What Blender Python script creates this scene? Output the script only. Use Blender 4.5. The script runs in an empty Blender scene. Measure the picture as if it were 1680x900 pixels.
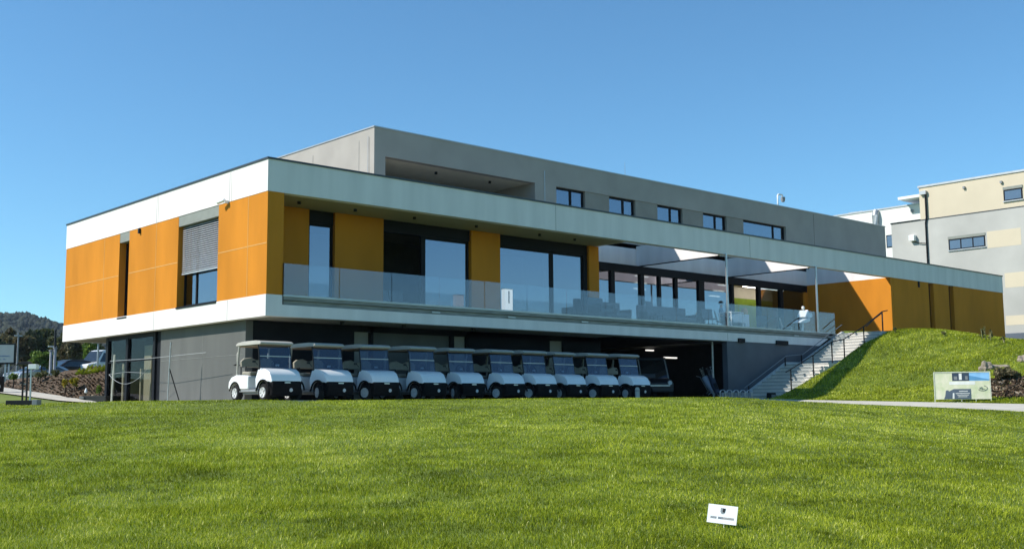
import bpy, math, random
import numpy as np
from math import sin, cos, pi, radians, sqrt
random.seed(7); rng = np.random.default_rng(7)
sc = bpy.context.scene
col = sc.collection

# ------------------------------------------------------------------ camera
CAM = np.array([-16.534, -29.078, -2.725]); YAW, PIT, ROL, F = 0.7359, 0.1183, -0.0080, 1826.3
fw = np.array([sin(YAW)*cos(PIT), cos(YAW)*cos(PIT), sin(PIT)])
rt = np.array([cos(YAW), -sin(YAW), 0.0]); up = np.cross(rt, fw)
rt2 = cos(ROL)*rt + sin(ROL)*up; up2 = -sin(ROL)*rt + cos(ROL)*up
cd = bpy.data.cameras.new('camera'); cam = bpy.data.objects.new('camera', cd); col.objects.link(cam)
from mathutils import Matrix, Vector
M = Matrix([[rt2[0], up2[0], -fw[0], CAM[0]], [rt2[1], up2[1], -fw[1], CAM[1]], [rt2[2], up2[2], -fw[2], CAM[2]], [0, 0, 0, 1]])
cam.matrix_world = M
cd.sensor_fit = 'HORIZONTAL'; cd.sensor_width = 36; cd.lens = F/1680*36
cd.clip_start = 0.1; cd.clip_end = 12000
sc.camera = cam

# ------------------------------------------------------------------ sky, sun, exposure
SUN = Vector((-1.0, 0.60, 0.97)).normalized()
elev = math.asin(SUN.z); az = math.atan2(SUN.x, SUN.y)
w = bpy.data.worlds.new('World'); sc.world = w; w.use_nodes = True
nt = w.node_tree; nt.nodes.clear()
out = nt.nodes.new('ShaderNodeOutputWorld'); bg = nt.nodes.new('ShaderNodeBackground')
sky = nt.nodes.new('ShaderNodeTexSky'); sky.sky_type = 'NISHITA'; sky.sun_disc = False
sky.sun_elevation = elev; sky.sun_rotation = az; sky.altitude = 300
sky.air_density = 1.0; sky.dust_density = 0.05; sky.ozone_density = 5.0
bg.inputs['Strength'].default_value = 0.128
tn = nt.nodes.new('ShaderNodeMixRGB'); tn.blend_type = 'MULTIPLY'; tn.inputs[0].default_value = 1.0; tn.inputs[2].default_value = (.69, .99, 1.02, 1)
nt.links.new(sky.outputs[0], tn.inputs[1]); nt.links.new(tn.outputs[0], bg.inputs['Color']); nt.links.new(bg.outputs[0], out.inputs[0])
sl = bpy.data.lights.new('sun', 'SUN'); so = bpy.data.objects.new('sun', sl); col.objects.link(so)
sl.energy = 4.7; sl.angle = radians(0.5); sl.color = (1.0, 0.955, 0.88)
so.rotation_euler = SUN.to_track_quat('Z', 'Y').to_euler(); so.location = (-40, 20, 60)
sc.view_settings.view_transform = 'Standard'; sc.view_settings.look = 'None'
sc.view_settings.exposure = 0.36; sc.view_settings.gamma = 1.0; sc.view_settings.use_curve_mapping = False
sc.render.engine = 'CYCLES'

# ------------------------------------------------------------------ geometry of the view (a ray through a point of the photo meets a plane)
def ray(px, py):
    d = fw*F + rt2*(px-840) - up2*(py-450)
    return d/np.linalg.norm(d)
def onp(px, py, ax, c):
    d = ray(px, py); i = 'xyz'.index(ax); t = (c-CAM[i])/d[i]
    return CAM + t*d
FX, FY = sin(YAW), cos(YAW)
def uv(x, y):
    dx = x-CAM[0]; dy = y-CAM[1]
    return dx*cos(YAW)-dy*sin(YAW), dx*sin(YAW)+dy*cos(YAW)
def xy(t, v):
    u = t*v
    return CAM[0]+u*cos(YAW)+v*sin(YAW), CAM[1]-u*sin(YAW)+v*cos(YAW)
def at(px, py, v):
    d = ray(px, py); k = v/(d[0]*FX+d[1]*FY)
    return CAM + d*k

# ------------------------------------------------------------------ materials
def mat(name, c, rough=0.7, var=0.12, scale=3.0, metal=0.0, bump=0.0, bscale=60, c2=None, spec=0.5, coat=0, detail=6, stretch=None, ior=None):
    m = bpy.data.materials.new(name); m.use_nodes = True; n = m.node_tree; b = n.nodes['Principled BSDF']
    b.inputs['Roughness'].default_value = rough; b.inputs['Metallic'].default_value = metal
    b.inputs['Specular IOR Level'].default_value = spec
    if coat: b.inputs['Coat Weight'].default_value = coat; b.inputs['Coat Roughness'].default_value = 0.08
    tc = n.nodes.new('ShaderNodeTexCoord'); src = tc.outputs['Object']
    if stretch:
        mp = n.nodes.new('ShaderNodeMapping'); mp.inputs['Scale'].default_value = stretch
        n.links.new(src, mp.inputs[0]); src = mp.outputs[0]
    nz = n.nodes.new('ShaderNodeTexNoise'); nz.inputs['Scale'].default_value = scale; nz.inputs['Detail'].default_value = detail
    n.links.new(src, nz.inputs['Vector'])
    r = n.nodes.new('ShaderNodeValToRGB'); r.color_ramp.elements[0].position = 0.32; r.color_ramp.elements[1].position = 0.68
    c = tuple(c)
    lo = c2 if c2 else tuple(x*(1-var) for x in c); hi = c if c2 else tuple(min(1, x*(1+var)) for x in c)
    r.color_ramp.elements[0].color = (*lo, 1); r.color_ramp.elements[1].color = (*hi, 1)
    n.links.new(nz.outputs['Fac'], r.inputs[0]); n.links.new(r.outputs[0], b.inputs['Base Color'])
    if bump:
        nb = n.nodes.new('ShaderNodeTexNoise'); nb.inputs['Scale'].default_value = bscale; nb.inputs['Detail'].default_value = 4
        n.links.new(tc.outputs['Object'], nb.inputs['Vector'])
        bp = n.nodes.new('ShaderNodeBump'); bp.inputs['Strength'].default_value = bump; bp.inputs['Distance'].default_value = 0.02
        n.links.new(nb.outputs['Fac'], bp.inputs['Height']); n.links.new(bp.outputs[0], b.inputs['Normal'])
    return m
def glass(name, refl, tint, rough=0.01, kf=.6, rtint=(0.86, 0.86, .98), film=0.0):
    m = bpy.data.materials.new(name); m.use_nodes = True; n = m.node_tree; n.nodes.clear()
    o = n.nodes.new('ShaderNodeOutputMaterial'); mx = n.nodes.new('ShaderNodeMixShader')
    tr = n.nodes.new('ShaderNodeBsdfTransparent'); gl = n.nodes.new('ShaderNodeBsdfGlossy')
    tr.inputs[0].default_value = (*tint, 1); gl.inputs[0].default_value = (*rtint, 1); gl.inputs['Roughness'].default_value = rough
    lw_ = n.nodes.new('ShaderNodeLayerWeight'); lw_.inputs['Blend'].default_value = 0.5
    pw = n.nodes.new('ShaderNodeMath'); pw.operation = 'POWER'; pw.inputs[1].default_value = 4.0; n.links.new(lw_.outputs['Facing'], pw.inputs[0])
    ma = n.nodes.new('ShaderNodeMath'); ma.operation = 'MULTIPLY_ADD'; ma.inputs[1].default_value = kf; ma.inputs[2].default_value = refl; ma.use_clamp = True
    n.links.new(pw.outputs[0], ma.inputs[0])
    tc = n.nodes.new('ShaderNodeTexCoord'); nz = n.nodes.new('ShaderNodeTexNoise'); nz.inputs['Scale'].default_value = 0.7
    bp = n.nodes.new('ShaderNodeBump'); bp.inputs['Strength'].default_value = 0.03; bp.inputs['Distance'].default_value = 0.05
    n.links.new(tc.outputs['Object'], nz.inputs['Vector']); n.links.new(nz.outputs['Fac'], bp.inputs['Height']); n.links.new(bp.outputs[0], gl.inputs['Normal'])
    n.links.new(ma.outputs[0], mx.inputs[0]); n.links.new(tr.outputs[0], mx.inputs[1]); n.links.new(gl.outputs[0], mx.inputs[2])
    if film:
        df = n.nodes.new('ShaderNodeBsdfDiffuse'); df.inputs[0].default_value = (.6, .65, .68, 1)
        m2 = n.nodes.new('ShaderNodeMixShader'); m2.inputs[0].default_value = film
        n.links.new(mx.outputs[0], m2.inputs[1]); n.links.new(df.outputs[0], m2.inputs[2]); n.links.new(m2.outputs[0], o.inputs[0])
    else: n.links.new(mx.outputs[0], o.inputs[0])
    return m
def emit(name, c, s):
    m = bpy.data.materials.new(name); m.use_nodes = True; b = m.node_tree.nodes['Principled BSDF']
    b.inputs['Emission Color'].default_value = (*c, 1); b.inputs['Emission Strength'].default_value = s
    return m
def attr_mat(name, rough, ramp, attr='tone', transl=0.0, spec=0.3):
    m = bpy.data.materials.new(name); m.use_nodes = True; n = m.node_tree; b = n.nodes['Principled BSDF']
    b.inputs['Roughness'].default_value = rough; b.inputs['Specular IOR Level'].default_value = spec
    a = n.nodes.new('ShaderNodeAttribute'); a.attribute_name = attr
    r = n.nodes.new('ShaderNodeValToRGB'); e = r.color_ramp.elements
    e[0].position = ramp[0][0]; e[0].color = (*ramp[0][1], 1); e[1].position = ramp[-1][0]; e[1].color = (*ramp[-1][1], 1)
    for p, c in ramp[1:-1]:
        k = e.new(p); k.color = (*c, 1)
    n.links.new(a.outputs['Fac'], r.inputs[0]); n.links.new(r.outputs[0], b.inputs['Base Color'])
    if transl:
        t = n.nodes.new('ShaderNodeBsdfTranslucent'); mx = n.nodes.new('ShaderNodeMixShader'); mx.inputs[0].default_value = transl
        n.links.new(r.outputs[0], t.inputs[0]); n.links.new(b.outputs[0], mx.inputs[1]); n.links.new(t.outputs[0], mx.inputs[2])
        n.links.new(mx.outputs[0], n.nodes['Material Output'].inputs[0])
    return m

WHITE = mat('white_render', (.76, .72, .705), .8, .07, 1.1, bump=.15, bscale=90, stretch=(1.6, 1.6, .22), spec=.15)
ORANGE = mat('ochre_panel', (.545, .207, .022), .8, .12, .9, bump=.1, bscale=70, stretch=(1, 1, .3), spec=.08)
ORJ = mat('ochre_joint', (.58, .33, .10), .7, .05)
GREY = mat('grey_render', (.355, .33, .295), .85, .08, .8, bump=.2, bscale=80)
GREYB = mat('brown_grey_render', (.28, .26, .225), .85, .08, 1.5, bump=.2, bscale=80)
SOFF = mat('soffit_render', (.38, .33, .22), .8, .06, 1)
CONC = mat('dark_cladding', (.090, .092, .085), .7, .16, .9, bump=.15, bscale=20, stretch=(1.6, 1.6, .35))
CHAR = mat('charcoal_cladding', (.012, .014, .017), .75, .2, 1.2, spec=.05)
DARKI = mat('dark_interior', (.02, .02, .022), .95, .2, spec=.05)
INTW = mat('interior_wall', (.16, .15, .13), .9, .1)
FRAME = mat('anthracite_frame', (.010, .011, .014), .55, .1, spec=.10)
COPE = mat('dark_coping', (.05, .055, .06), .4, .1, metal=.4)
ALU = mat('aluminium', (.42, .43, .43), .42, .12, 2.5, metal=.6, stretch=(.3, 1, 8))
ALUD = mat('weathered_gutter', (.24, .24, .22), .6, .25, 3, metal=.2, stretch=(.6, 1, 6))
STEEL = mat('galvanised_steel', (.5, .5, .5), .35, .1, 6, metal=.8)
PAVE = mat('concrete_paving', (.50, .47, .40), .85, .1, 1.5, bump=.3, bscale=40)
PAVES = mat('pale_stair_concrete', (.62, .59, .53), .85, .1, 2.5, bump=.2, bscale=40)
BLACK = mat('black_metal', (.012, .013, .014), .5, .1, spec=.25)
PLAST = mat('black_plastic', (.008, .008, .009), .7, .15, spec=.08)
TYRE = mat('rubber', (.012, .012, .012), .8, .2, spec=.2)
WPAINT = mat('white_body_paint', (.80, .81, .80), .32, .03, 2, coat=.4)
HUB = mat('grey_hub', (.55, .55, .54), .45, .1, 12)
CREAM = mat('cream_vinyl', (.30, .27, .21), .6, .1, 8)
ROOFM = mat('cream_roof_plastic', (.40, .385, .34), .6, .06, 4, spec=.2)
GREYP = mat('grey_plastic', (.22, .23, .24), .5, .1, 8)
BLIND = mat('blind_slats', (.42, .43, .44), .45, .08, 3, metal=.3)
BOXG = mat('blind_box', (.22, .23, .20), .6, .08)
CRMI = mat('cream_interior', (.7, .66, .56), .8, .05)
WGLASS = glass('window_glass', .24, (.28, .32, .34))
TGLASS = glass('terrace_glazing', .24, (.35, .4, .42))
BGLASS = glass('balustrade_glass', .075, (.82, .85, .86), film=.012, kf=.35)
CGLASS = glass('windshield_acrylic', .06, (.55, .62, .68), film=.01)
LGLASS = glass('storefront_glass', .02, (.68, .68, .62), kf=.2)

# ------------------------------------------------------------------ helpers
class MB:
    def __init__(s): s.v = []; s.f = []; s.sm = []
    def box(s, x0, x1, y0, y1, z0, z1):
        n = len(s.v); s.v += [(x0,y0,z0),(x1,y0,z0),(x1,y1,z0),(x0,y1,z0),(x0,y0,z1),(x1,y0,z1),(x1,y1,z1),(x0,y1,z1)]
        s.f += [[n+i for i in q] for q in ((0,3,2,1),(4,5,6,7),(0,1,5,4),(1,2,6,5),(2,3,7,6),(3,0,4,7))]; return s
    def hexa(s, pts):
        n = len(s.v); s.v += [tuple(p) for p in pts]
        s.f += [[n+i for i in q] for q in ((0,3,2,1),(4,5,6,7),(0,1,5,4),(1,2,6,5),(2,3,7,6),(3,0,4,7))]; return s
    def prism(s, prof, a0, a1, ax='x', fx=None):
        # prof: list of 2D points, extruded along axis from a0 to a1
        n = len(s.v); k = len(prof)
        for a in (a0, a1):
            for (p, r) in prof:
                aa = a*fx(p, r) if fx else a
                s.v.append({'x': (aa, p, r), 'y': (p, aa, r), 'z': (p, r, aa)}[ax])
        s.f.append([n+i for i in range(k)][::-1]); s.f.append([n+k+i for i in range(k)])
        for i in range(k):
            j = (i+1) % k; s.f.append([n+i, n+j, n+k+j, n+k+i])
        return s
    def tube(s, pts, r, seg=8, caps=True):
        pts = [Vector(p) for p in pts]; n0 = len(s.v); rr = r if isinstance(r, (list, tuple)) else [r]*len(pts)
        for i, p in enumerate(pts):
            d = (pts[min(i+1, len(pts)-1)]-pts[max(i-1, 0)]).normalized()
            a = d.cross(Vector((0, 0, 1)));
            if a.length < 1e-3: a = d.cross(Vector((0, 1, 0)))
            a.normalize(); b = d.cross(a)
            for k in range(seg):
                t = 2*pi*k/seg; s.v.append(tuple(p+(a*cos(t)+b*sin(t))*rr[i]))
        for i in range(len(pts)-1):
            for k in range(seg):
                k2 = (k+1) % seg; A = n0+i*seg
                s.f.append([A+k, A+k2, A+seg+k2, A+seg+k])
        if caps:
            s.f.append([n0+k for k in range(seg)][::-1]); s.f.append([n0+(len(pts)-1)*seg+k for k in range(seg)])
        return s
    def lathe(s, prof, c=(0, 0, 0), ax='z', seg=20):
        # prof list of (radius, height)
        n0 = len(s.v); k = len(prof)
        for i in range(seg):
            t = 2*pi*i/seg
            for r, h in prof:
                a, b = r*cos(t), r*sin(t)
                p = {'z': (a, b, h), 'x': (h, a, b), 'y': (a, h, b)}[ax]
                s.v.append((c[0]+p[0], c[1]+p[1], c[2]+p[2]))
        for i in range(seg):
            j = (i+1) % seg
            for m in range(k-1): s.f.append([n0+i*k+m, n0+j*k+m, n0+j*k+m+1, n0+i*k+m+1])
        s.f.append([n0+i*k for i in range(seg)]); s.f.append([n0+i*k+k-1 for i in range(seg)])
        return s
    def quad(s, *pts):
        n = len(s.v); s.v += [tuple(p) for p in pts]; s.f.append(list(range(n, n+len(pts)))); return s
    def build(s, name, m, parent=None, smooth=False, bevel=0, seg=2):
        me = bpy.data.meshes.new(name); me.from_pydata(s.v, [], s.f); me.materials.append(m)
        bmx = None
        import bmesh
        b = bmesh.new(); b.from_mesh(me); bmesh.ops.recalc_face_normals(b, faces=b.faces); b.to_mesh(me); b.free()
        if smooth:
            me.polygons.foreach_set('use_smooth', [True]*len(me.polygons))
            try: me.set_sharp_from_angle(angle=radians(38))
            except Exception: pass
        o = bpy.data.objects.new(name, me); col.objects.link(o)
        if parent: o.parent = parent
        if bevel:
            md = o.modifiers.new('bevel', 'BEVEL'); md.width = bevel; md.segments = seg; md.limit_method = 'ANGLE'; md.angle_limit = radians(35)
            me.polygons.foreach_set('use_smooth', [True]*len(me.polygons)); md.harden_normals = True
        return o
def tag(o, label=None, cat=None, group=None, kind=None):
    if label: o['label'] = label
    if cat: o['category'] = cat
    if group: o['group'] = group
    if kind: o['kind'] = kind
    return o
def thing(name, label, cat, loc=(0, 0, 0), rz=0, group=None):
    o = bpy.data.objects.new(name, None); col.objects.link(o); o.empty_display_size = .3
    o.location = loc; o.rotation_euler = (0, 0, rz); return tag(o, label, cat, group)
KIDS = {}
def dup(root, loc=None, rz=None, label=None):
    def cp(o, par):
        c = o.copy(); col.objects.link(c)
        if par: c.parent = par
        for ch in [k for k in ALLOBJ if k.parent == o]: cp(ch, c)
        return c
    ALLOBJ = list(col.objects)
    r = cp(root, None)
    if loc is not None: r.location = loc
    if rz is not None: r.rotation_euler = (0, 0, rz)
    if label: r['label'] = label
    return r
def npmesh(name, V, Fc, m, tone=None, per=3):
    me = bpy.data.meshes.new(name); V = np.asarray(V, np.float32); Fc = np.asarray(Fc, np.int32)
    me.vertices.add(len(V)); me.vertices.foreach_set('co', V.ravel())
    me.loops.add(Fc.size); me.loops.foreach_set('vertex_index', Fc.ravel())
    me.polygons.add(len(Fc)); me.polygons.foreach_set('loop_start', np.arange(len(Fc), dtype=np.int32)*per)
    me.materials.append(m)
    if tone is not None:
        a = me.attributes.new('tone', 'FLOAT', 'POINT'); a.data.foreach_set('value', np.asarray(tone, np.float32))
    me.update(calc_edges=True); me.validate()
    o = bpy.data.objects.new(name, me); col.objects.link(o); return o

# ------------------------------------------------------------------ terrain
G = -2.5
def ss(a, b, x):
    t = np.clip((x-a)/(b-a), 0, 1); return t*t*(3-2*t)
def bankz(x, y):
    zf = -2.52 + .026*np.clip(y+3, -20, 0)
    zp = .80 + .105*np.clip(y, -30, 0) + .28*np.exp(-((y+4)/2.2)**2)*np.exp(-((x-33)/4)**2)
    xf = 21.4; s = np.clip((x-xf)/10.2, 0, 1.0)
    s = s*(1+.12*np.sin(s*pi)*0)
    prof = .5*s + .5*(s*s*(3-2*s))
    bump = .10*np.sin(y*.9+x*.7)*np.sin(x*.55+1)*np.sin(np.clip(s, 0, 1)*pi)
    zz = zf + (zp-zf)*prof + bump
    return zz - .02*np.clip(x-36, 0, 30)*(y < 0)
def terrain(x, y):
    x = np.asarray(x, float); y = np.asarray(y, float)
    u, v = uv(x, y); t = u/np.maximum(v, 1.0)
    k = np.clip((t-.19)/.26, 0, 1); zc = -2.515 - .46*k; vc = 31+4.5*k
    s = np.clip(v/vc, 0, 1)
    lump = .02*np.sin(x*.8+.3*y)*np.cos(y*.7) + .012*np.sin(x*2.3)*np.sin(y*2.1+1)
    z = (CAM[2]-1.65)*(1-s) + zc*s + lump*(1-s)*2
    z = np.where(v < 0, CAM[2]-1.65+lump, z)
    # beyond the crest, rising on the far left
    rise = .07*np.clip(y-10, 0, 22)*(x < .3)
    z = np.where((v > vc) & (x < 20.8), np.minimum(z, -2.508)+rise, z)
    k2 = ss(vc-3.5, vc-.6, v)*(x < -.99)*ss(-11, -7, x)*ss(-8, -5, y)*(y < .4)
    z = z*(1-k2)+np.maximum(z, -2.497)*k2
    # bank on the right
    bz = bankz(x, y)
    m = ss(20.2, 21.4, x)
    zr = z*(1-m)+bz*m
    z = np.where((x > 20.2) & (y < 0.05), zr, z)
    under = (y > -2.5) & (y < .06) & (x < 31.2) & (x > 21.5)
    z = np.where(under, -2.62, z)
    z = np.where((y >= .06) & (x > -.5), -2.62, z)
    # hillside behind the building, far right
    z = np.where(y > 16.5, np.maximum(z, -2.62+ (np.clip(y-17.5, 0, 14)*.66)*ss(30, 38, x)*(1-ss(54, 60, x))), z)
    far = ss(90, 160, np.hypot(x, y))
    return z*(1-far) + (-3.5)*far
def groundpt(px, py, lo=30, hi=70):
    for v_ in np.arange(lo, hi, .1):
        q = at(px, py, v_)
        if q[2] < float(terrain(q[0], q[1])): return q
    return at(px, py, (lo+hi)/2)
MC = groundpt(1668, 636)
def axis(lo, hi, step, extra):
    a = list(np.arange(lo, hi+1e-6, step)); f = []
    d = step; p = lo
    while p > -4000: d *= 1.35; p -= d; f.append(p)
    d = step; p = hi; g = []
    while p < 4000: d *= 1.35; p += d; g.append(p)
    return np.array(sorted(set(np.round(f+a+g+extra, 4))))
xs = axis(-24, 66, .5, [20.2, 20.8, 21.4, 21.48, -.52, .3, .28, 31.18, 31.22]); ys = axis(-34, 30, .5, [-2.52, -2.48, .04, .07, -.02])
X, Y = np.meshgrid(xs, ys); Z = terrain(X, Y)
nx, ny = len(xs), len(ys); idx = np.arange(nx*ny).reshape(ny, nx)
Fq = np.stack([idx[:-1, :-1], idx[:-1, 1:], idx[1:, 1:], idx[1:, :-1]], -1).reshape(-1, 4)
GRND = mat('turf', (.15, .20, .018), .95, .25, .5, c2=(.09, .13, .012), bump=.6, bscale=25)
g = npmesh('ground', np.stack([X, Y, Z], -1).reshape(-1, 3), Fq, GRND, per=4); tag(g, kind='structure')
g.data.polygons.foreach_set('use_smooth', [True]*len(g.data.polygons))

# ------------------------------------------------------------------ grass blades
GRASSM = attr_mat('grass_blades', .75, [(0, (.11, .14, .008)), (.35, (.245, .295, .015)), (.7, (.41, .47, .034)), (.93, (.62, .63, .085)), (1.0, (.80, .78, .30))], transl=.3, spec=.06)
def vnoise(x, y, s, seed):
    r = np.random.default_rng(seed); T = r.random((256, 256)); fx = x/s; fy = y/s
    ix = np.floor(fx).astype(int); iy = np.floor(fy).astype(int); a = fx-ix; b = fy-iy; a = a*a*(3-2*a); b = b*b*(3-2*b)
    g_ = lambda i, j: T[i % 256, j % 256]
    return (g_(ix, iy)*(1-a)+g_(ix+1, iy)*a)*(1-b)+(g_(ix, iy+1)*(1-a)+g_(ix+1, iy+1)*a)*b
def blades(x, y, z, h, wd, lean, name, label):
    n = len(x); a = rng.random(n)*2*pi
    comb = vnoise(x, y, .9, 3)*4*pi + rng.normal(0, 1.5, n)
    lx = np.cos(comb)*lean*h; ly = np.sin(comb)*lean*h
    dx = np.cos(a)*wd/2; dy = np.sin(a)*wd/2
    hz = h*np.sqrt(np.clip(1-lean**2*.6, .1, 1))
    V = np.empty((n, 5, 3), np.float32)
    V[:, 0] = np.stack([x-dx, y-dy, z-.012], -1); V[:, 1] = np.stack([x+dx, y+dy, z-.012], -1)
    V[:, 2] = np.stack([x-dx*.8+lx*.35, y-dy*.8+ly*.35, z+hz*.6], -1); V[:, 3] = np.stack([x+dx*.8+lx*.35, y+dy*.8+ly*.35, z+hz*.6], -1)
    V[:, 4] = np.stack([x+lx, y+ly, z+hz], -1)
    i = np.arange(n)[:, None]*5
    Fc = np.concatenate([i+[0, 1, 3], i+[0, 3, 2], i+[2, 3, 4]], 1).reshape(-1, 3)
    big = .30*vnoise(x, y, 2.6, 5)+.45*vnoise(x, y, .45, 6)+.25*vnoise(x+y*.3, y, 7, 8)
    tone = np.clip(.43+(big-.5)*1.05+rng.normal(0, .24, n)-.35*(vnoise(x, y, .38, 17) > .86), 0, .97)
    tone = np.where(rng.random(n) < .012, 1.0, tone)
    o = npmesh(name, V.reshape(-1, 3), Fc, GRASSM, np.repeat(tone, 5)); tag(o, label, 'grass', kind='stuff'); return o
N = 700000
v = 6.5*(42/6.5)**(rng.random(N)**.95); t = rng.uniform(-.5, .5, N)
x, y = xy(t, v)
k = np.clip((t-.19)/.26, 0, 1); vc = 31+4.2*k
ok = ((v < vc) | ((t < .22) & (y < -2.0)) | ((x < -1) & (x > -7) & (y < .4))) & (x < 18.65) & ((y < -2.5) | (x < -1.0))
x, y, v, t = x[ok], y[ok], v[ok], t[ok]
patch = vnoise(x, y, .8, 11); long_ = vnoise(x, y, 1.7, 12) > .62
stray = rng.random(len(x)) < .006
h = (.018+.024*rng.random(len(x))+.022*patch*rng.random(len(x)) + long_*.030*rng.random(len(x)) + stray*.07*rng.random(len(x)))*(1.0-.25*np.clip((v-18)/14, 0, 1))
wd = (.0032+.0030*rng.random(len(x)))*(1+np.clip(v-9, 0, 40)*.075)
blades(x, y, terrain(x, y), h, wd, rng.uniform(.25, 1.0, len(x)), 'lawn_grass', 'short mown green lawn sloping up in front of the building')
N = 380000
x = rng.uniform(20.9, 47, N); y = rng.uniform(-21, -.05, N)
ok = ~((y > -2.55) & (x < 36.2)) & (rng.random(N) < np.where(x > 34, .25, 1))
x, y = x[ok], y[ok]
ok = ((x-MC[0])**2/1.9+(y-MC[1])**2/2.6 > .75+.5*vnoise(x, y, .5, 14)); x, y = x[ok], y[ok]
h = .03+.075*rng.random(len(x))*(.4+vnoise(x, y, 1.3, 9)); 
blades(x, y, terrain(x, y), h, .013+.013*rng.random(len(x)), rng.uniform(.4, 1.0, len(x)), 'bank_grass', 'longer green grass growing on the bank beside the stairs')

# ------------------------------------------------------------------ paths and forecourt
fc = MB(); fc.box(-1.0, 21.6, -2.5, 1.79, -2.66, G); fc.box(-1.0, .34, 1.79, 13.2, -2.66, G)
tag(fc.build('forecourt', PAVE), kind='structure')
pth = MB(); n = 40; P0 = []
for i in range(n+1):
    yy = -2.52 - i*.6
    zf = -2.52+.026*max(yy+3, -20)
    w0 = 18.7 if yy < -4 else 18.7
    P0.append(((w0-.0*i, yy, zf-.17), (20.95, yy, zf+.02)))
for a, b in zip(P0, P0[1:]):
    pth.quad(a[0], a[1], b[1], b[0])
    pth.quad((a[0][0], a[0][1], a[0][2]-.3), a[0], b[0], (b[0][0], b[0][1], b[0][2]-.3))
tag(pth.build('footpath', PAVE), kind='structure')
# path on the far left
far = [xy(-.362, 42.6), xy(-.405, 44.5), xy(-.46, 50), xy(-.51, 57), xy(-.56, 66)]
near = [xy(-.362, 39.0), xy(-.405, 40.0), xy(-.46, 43.5), xy(-.51, 48), xy(-.56, 54)]
def lerp(L, s):
    s = s*(len(L)-1); i = min(int(s), len(L)-2); f = s-i
    return (L[i][0]*(1-f)+L[i+1][0]*f, L[i][1]*(1-f)+L[i+1][1]*f)
lp = MB()
rows = []
for i in range(25):
    a = lerp(near, i/24); b = lerp(far, i/24); row = []
    for j in range(7):
        p = (a[0]+(b[0]-a[0])*j/6, a[1]+(b[1]-a[1])*j/6); row.append((p[0], p[1], float(terrain(p[0], p[1]))+.05))
    rows.append(row)
for i in range(24):
    for j in range(6): lp.quad(rows[i][j], rows[i+1][j], rows[i+1][j+1], rows[i][j+1])
tag(lp.build('garden_path', PAVE), kind='structure')

# mulched bank on the left, in real depth
MULCH = mat('bark_mulch', (.11, .068, .036), .95, .5, 9, c2=(.04, .025, .015), bump=1.0, bscale=18)
bk = MB(); B = []
fb = [xy(-.30, 42.0)]+far; hts = [1.75, 1.78, 1.48, 1.28, 1.15, 1.1]
for i in range(61):
    s = i/60; p = lerp(fb, s); hh = np.interp(s, np.linspace(0, 1, 6), hts)
    u_, v_ = uv(*p); row = []
    base = float(terrain(*p))
    for j in range(11):
        f = j/10; q = xy(u_/v_, v_+f*4.0)
        n_ = (vnoise(np.array(q[0]*1.0), np.array(q[1]*1.0), .5, 21)-.5)*.16
        row.append((q[0], q[1], base+.02+hh*(f**.85)+float(n_)*min(1, 3*f)))
    B.append(row)
for i in range(60):
    for j in range(10): bk.quad(B[i][j], B[i+1][j], B[i+1][j+1], B[i][j+1])
o = bk.build('mulch_bank', MULCH, smooth=True); tag(o, kind='structure')
# bark pieces
V = []; Fc = []; T = []
for i in range(9000):
    a = random.randint(0, 59); b_ = random.randint(0, 8); p = Vector(B[a][b_]).lerp(Vector(B[a+1][b_+1]), random.random())
    r = random.uniform(.02, .075); d = Vector((random.uniform(-1, 1), random.uniform(-1, 1), random.uniform(-.3, .6))).normalized()*r; e = Vector((random.uniform(-1, 1), random.uniform(-1, 1), random.uniform(-.2, 1))).normalized()*r*.5
    k_ = len(V); p = p+Vector((0, 0, .03)); V += [p-d-e, p+d-e, p+d+e, p-d+e]; Fc.append([k_, k_+1, k_+2, k_+3]); T += [random.random()]*4
BARK = attr_mat('bark_pieces', .9, [(0, (.03, .018, .011)), (.5, (.10, .062, .036)), (.85, (.22, .16, .10)), (1, (.42, .36, .27))])
o = npmesh('bark_chips', V, Fc, BARK, T, per=4); tag(o, 'loose brown bark chips scattered over the planted bank left of the building', 'bark', kind='stuff')
# parking surface behind it
pk = MB(); top = [r[-1] for r in B]
rows = []
for p in top:
    u_, v_ = uv(p[0], p[1]); zz = p[2]
    q1 = xy(u_/v_, v_+.8); q2 = xy(u_/v_, v_+40); rows.append(((q1[0], q1[1], zz-.45), (q2[0], q2[1], zz-.45), p))
for a, b in zip(rows, rows[1:]):
    pk.quad(a[0], b[0], b[1], a[1]); pk.quad(a[2], b[2], b[0], a[0])
ASPH = mat('asphalt', (.05, .05, .052), .9, .2, 6, bump=.3)
tag(pk.build('car_park', ASPH), kind='structure')

# ------------------------------------------------------------------ clubhouse
H0, H1, HF, HB = 0.0, 4.7, 3.73, .64
club = thing('clubhouse', 'long modern building with white bands, ochre panels and a glass-fronted terrace', 'building', (0, 0, 0))
f = MB()
f.box(0, .3, 0, 16, HF, H1); f.box(.3, 48.97, 0, .3, HF, H1); f.box(.3, 48.97, 15.7, 16, HF, H1); f.box(48.67, 48.97, .3, 15.7, HF, H1)
f.box(36.08, 36.3, .3, 5, HF, H1)                       # inner return above the ochre side wall
f.box(16.3, 36.08, 5.0, 5.2, 3.70, H1)                  # wall above the glazing
f.box(16.1, 16.3, .3, 5, 3.75, H1)
fascia = f.build('fascia', WHITE, club)
for k_, yj in enumerate((7.6, 7.48, 2.34, 2.22)):
    MB().box(-.004, 0.02, yj, yj+.018, HF+.002, H1-.05).build('fascia_joint', GREY if k_ % 2 else ALUD, club)
for yj in (7.6, 2.34): MB().box(-.004, 0.02, yj, yj+.018, .01, HB-.01).build('band_joint', ALUD, club)
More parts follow.
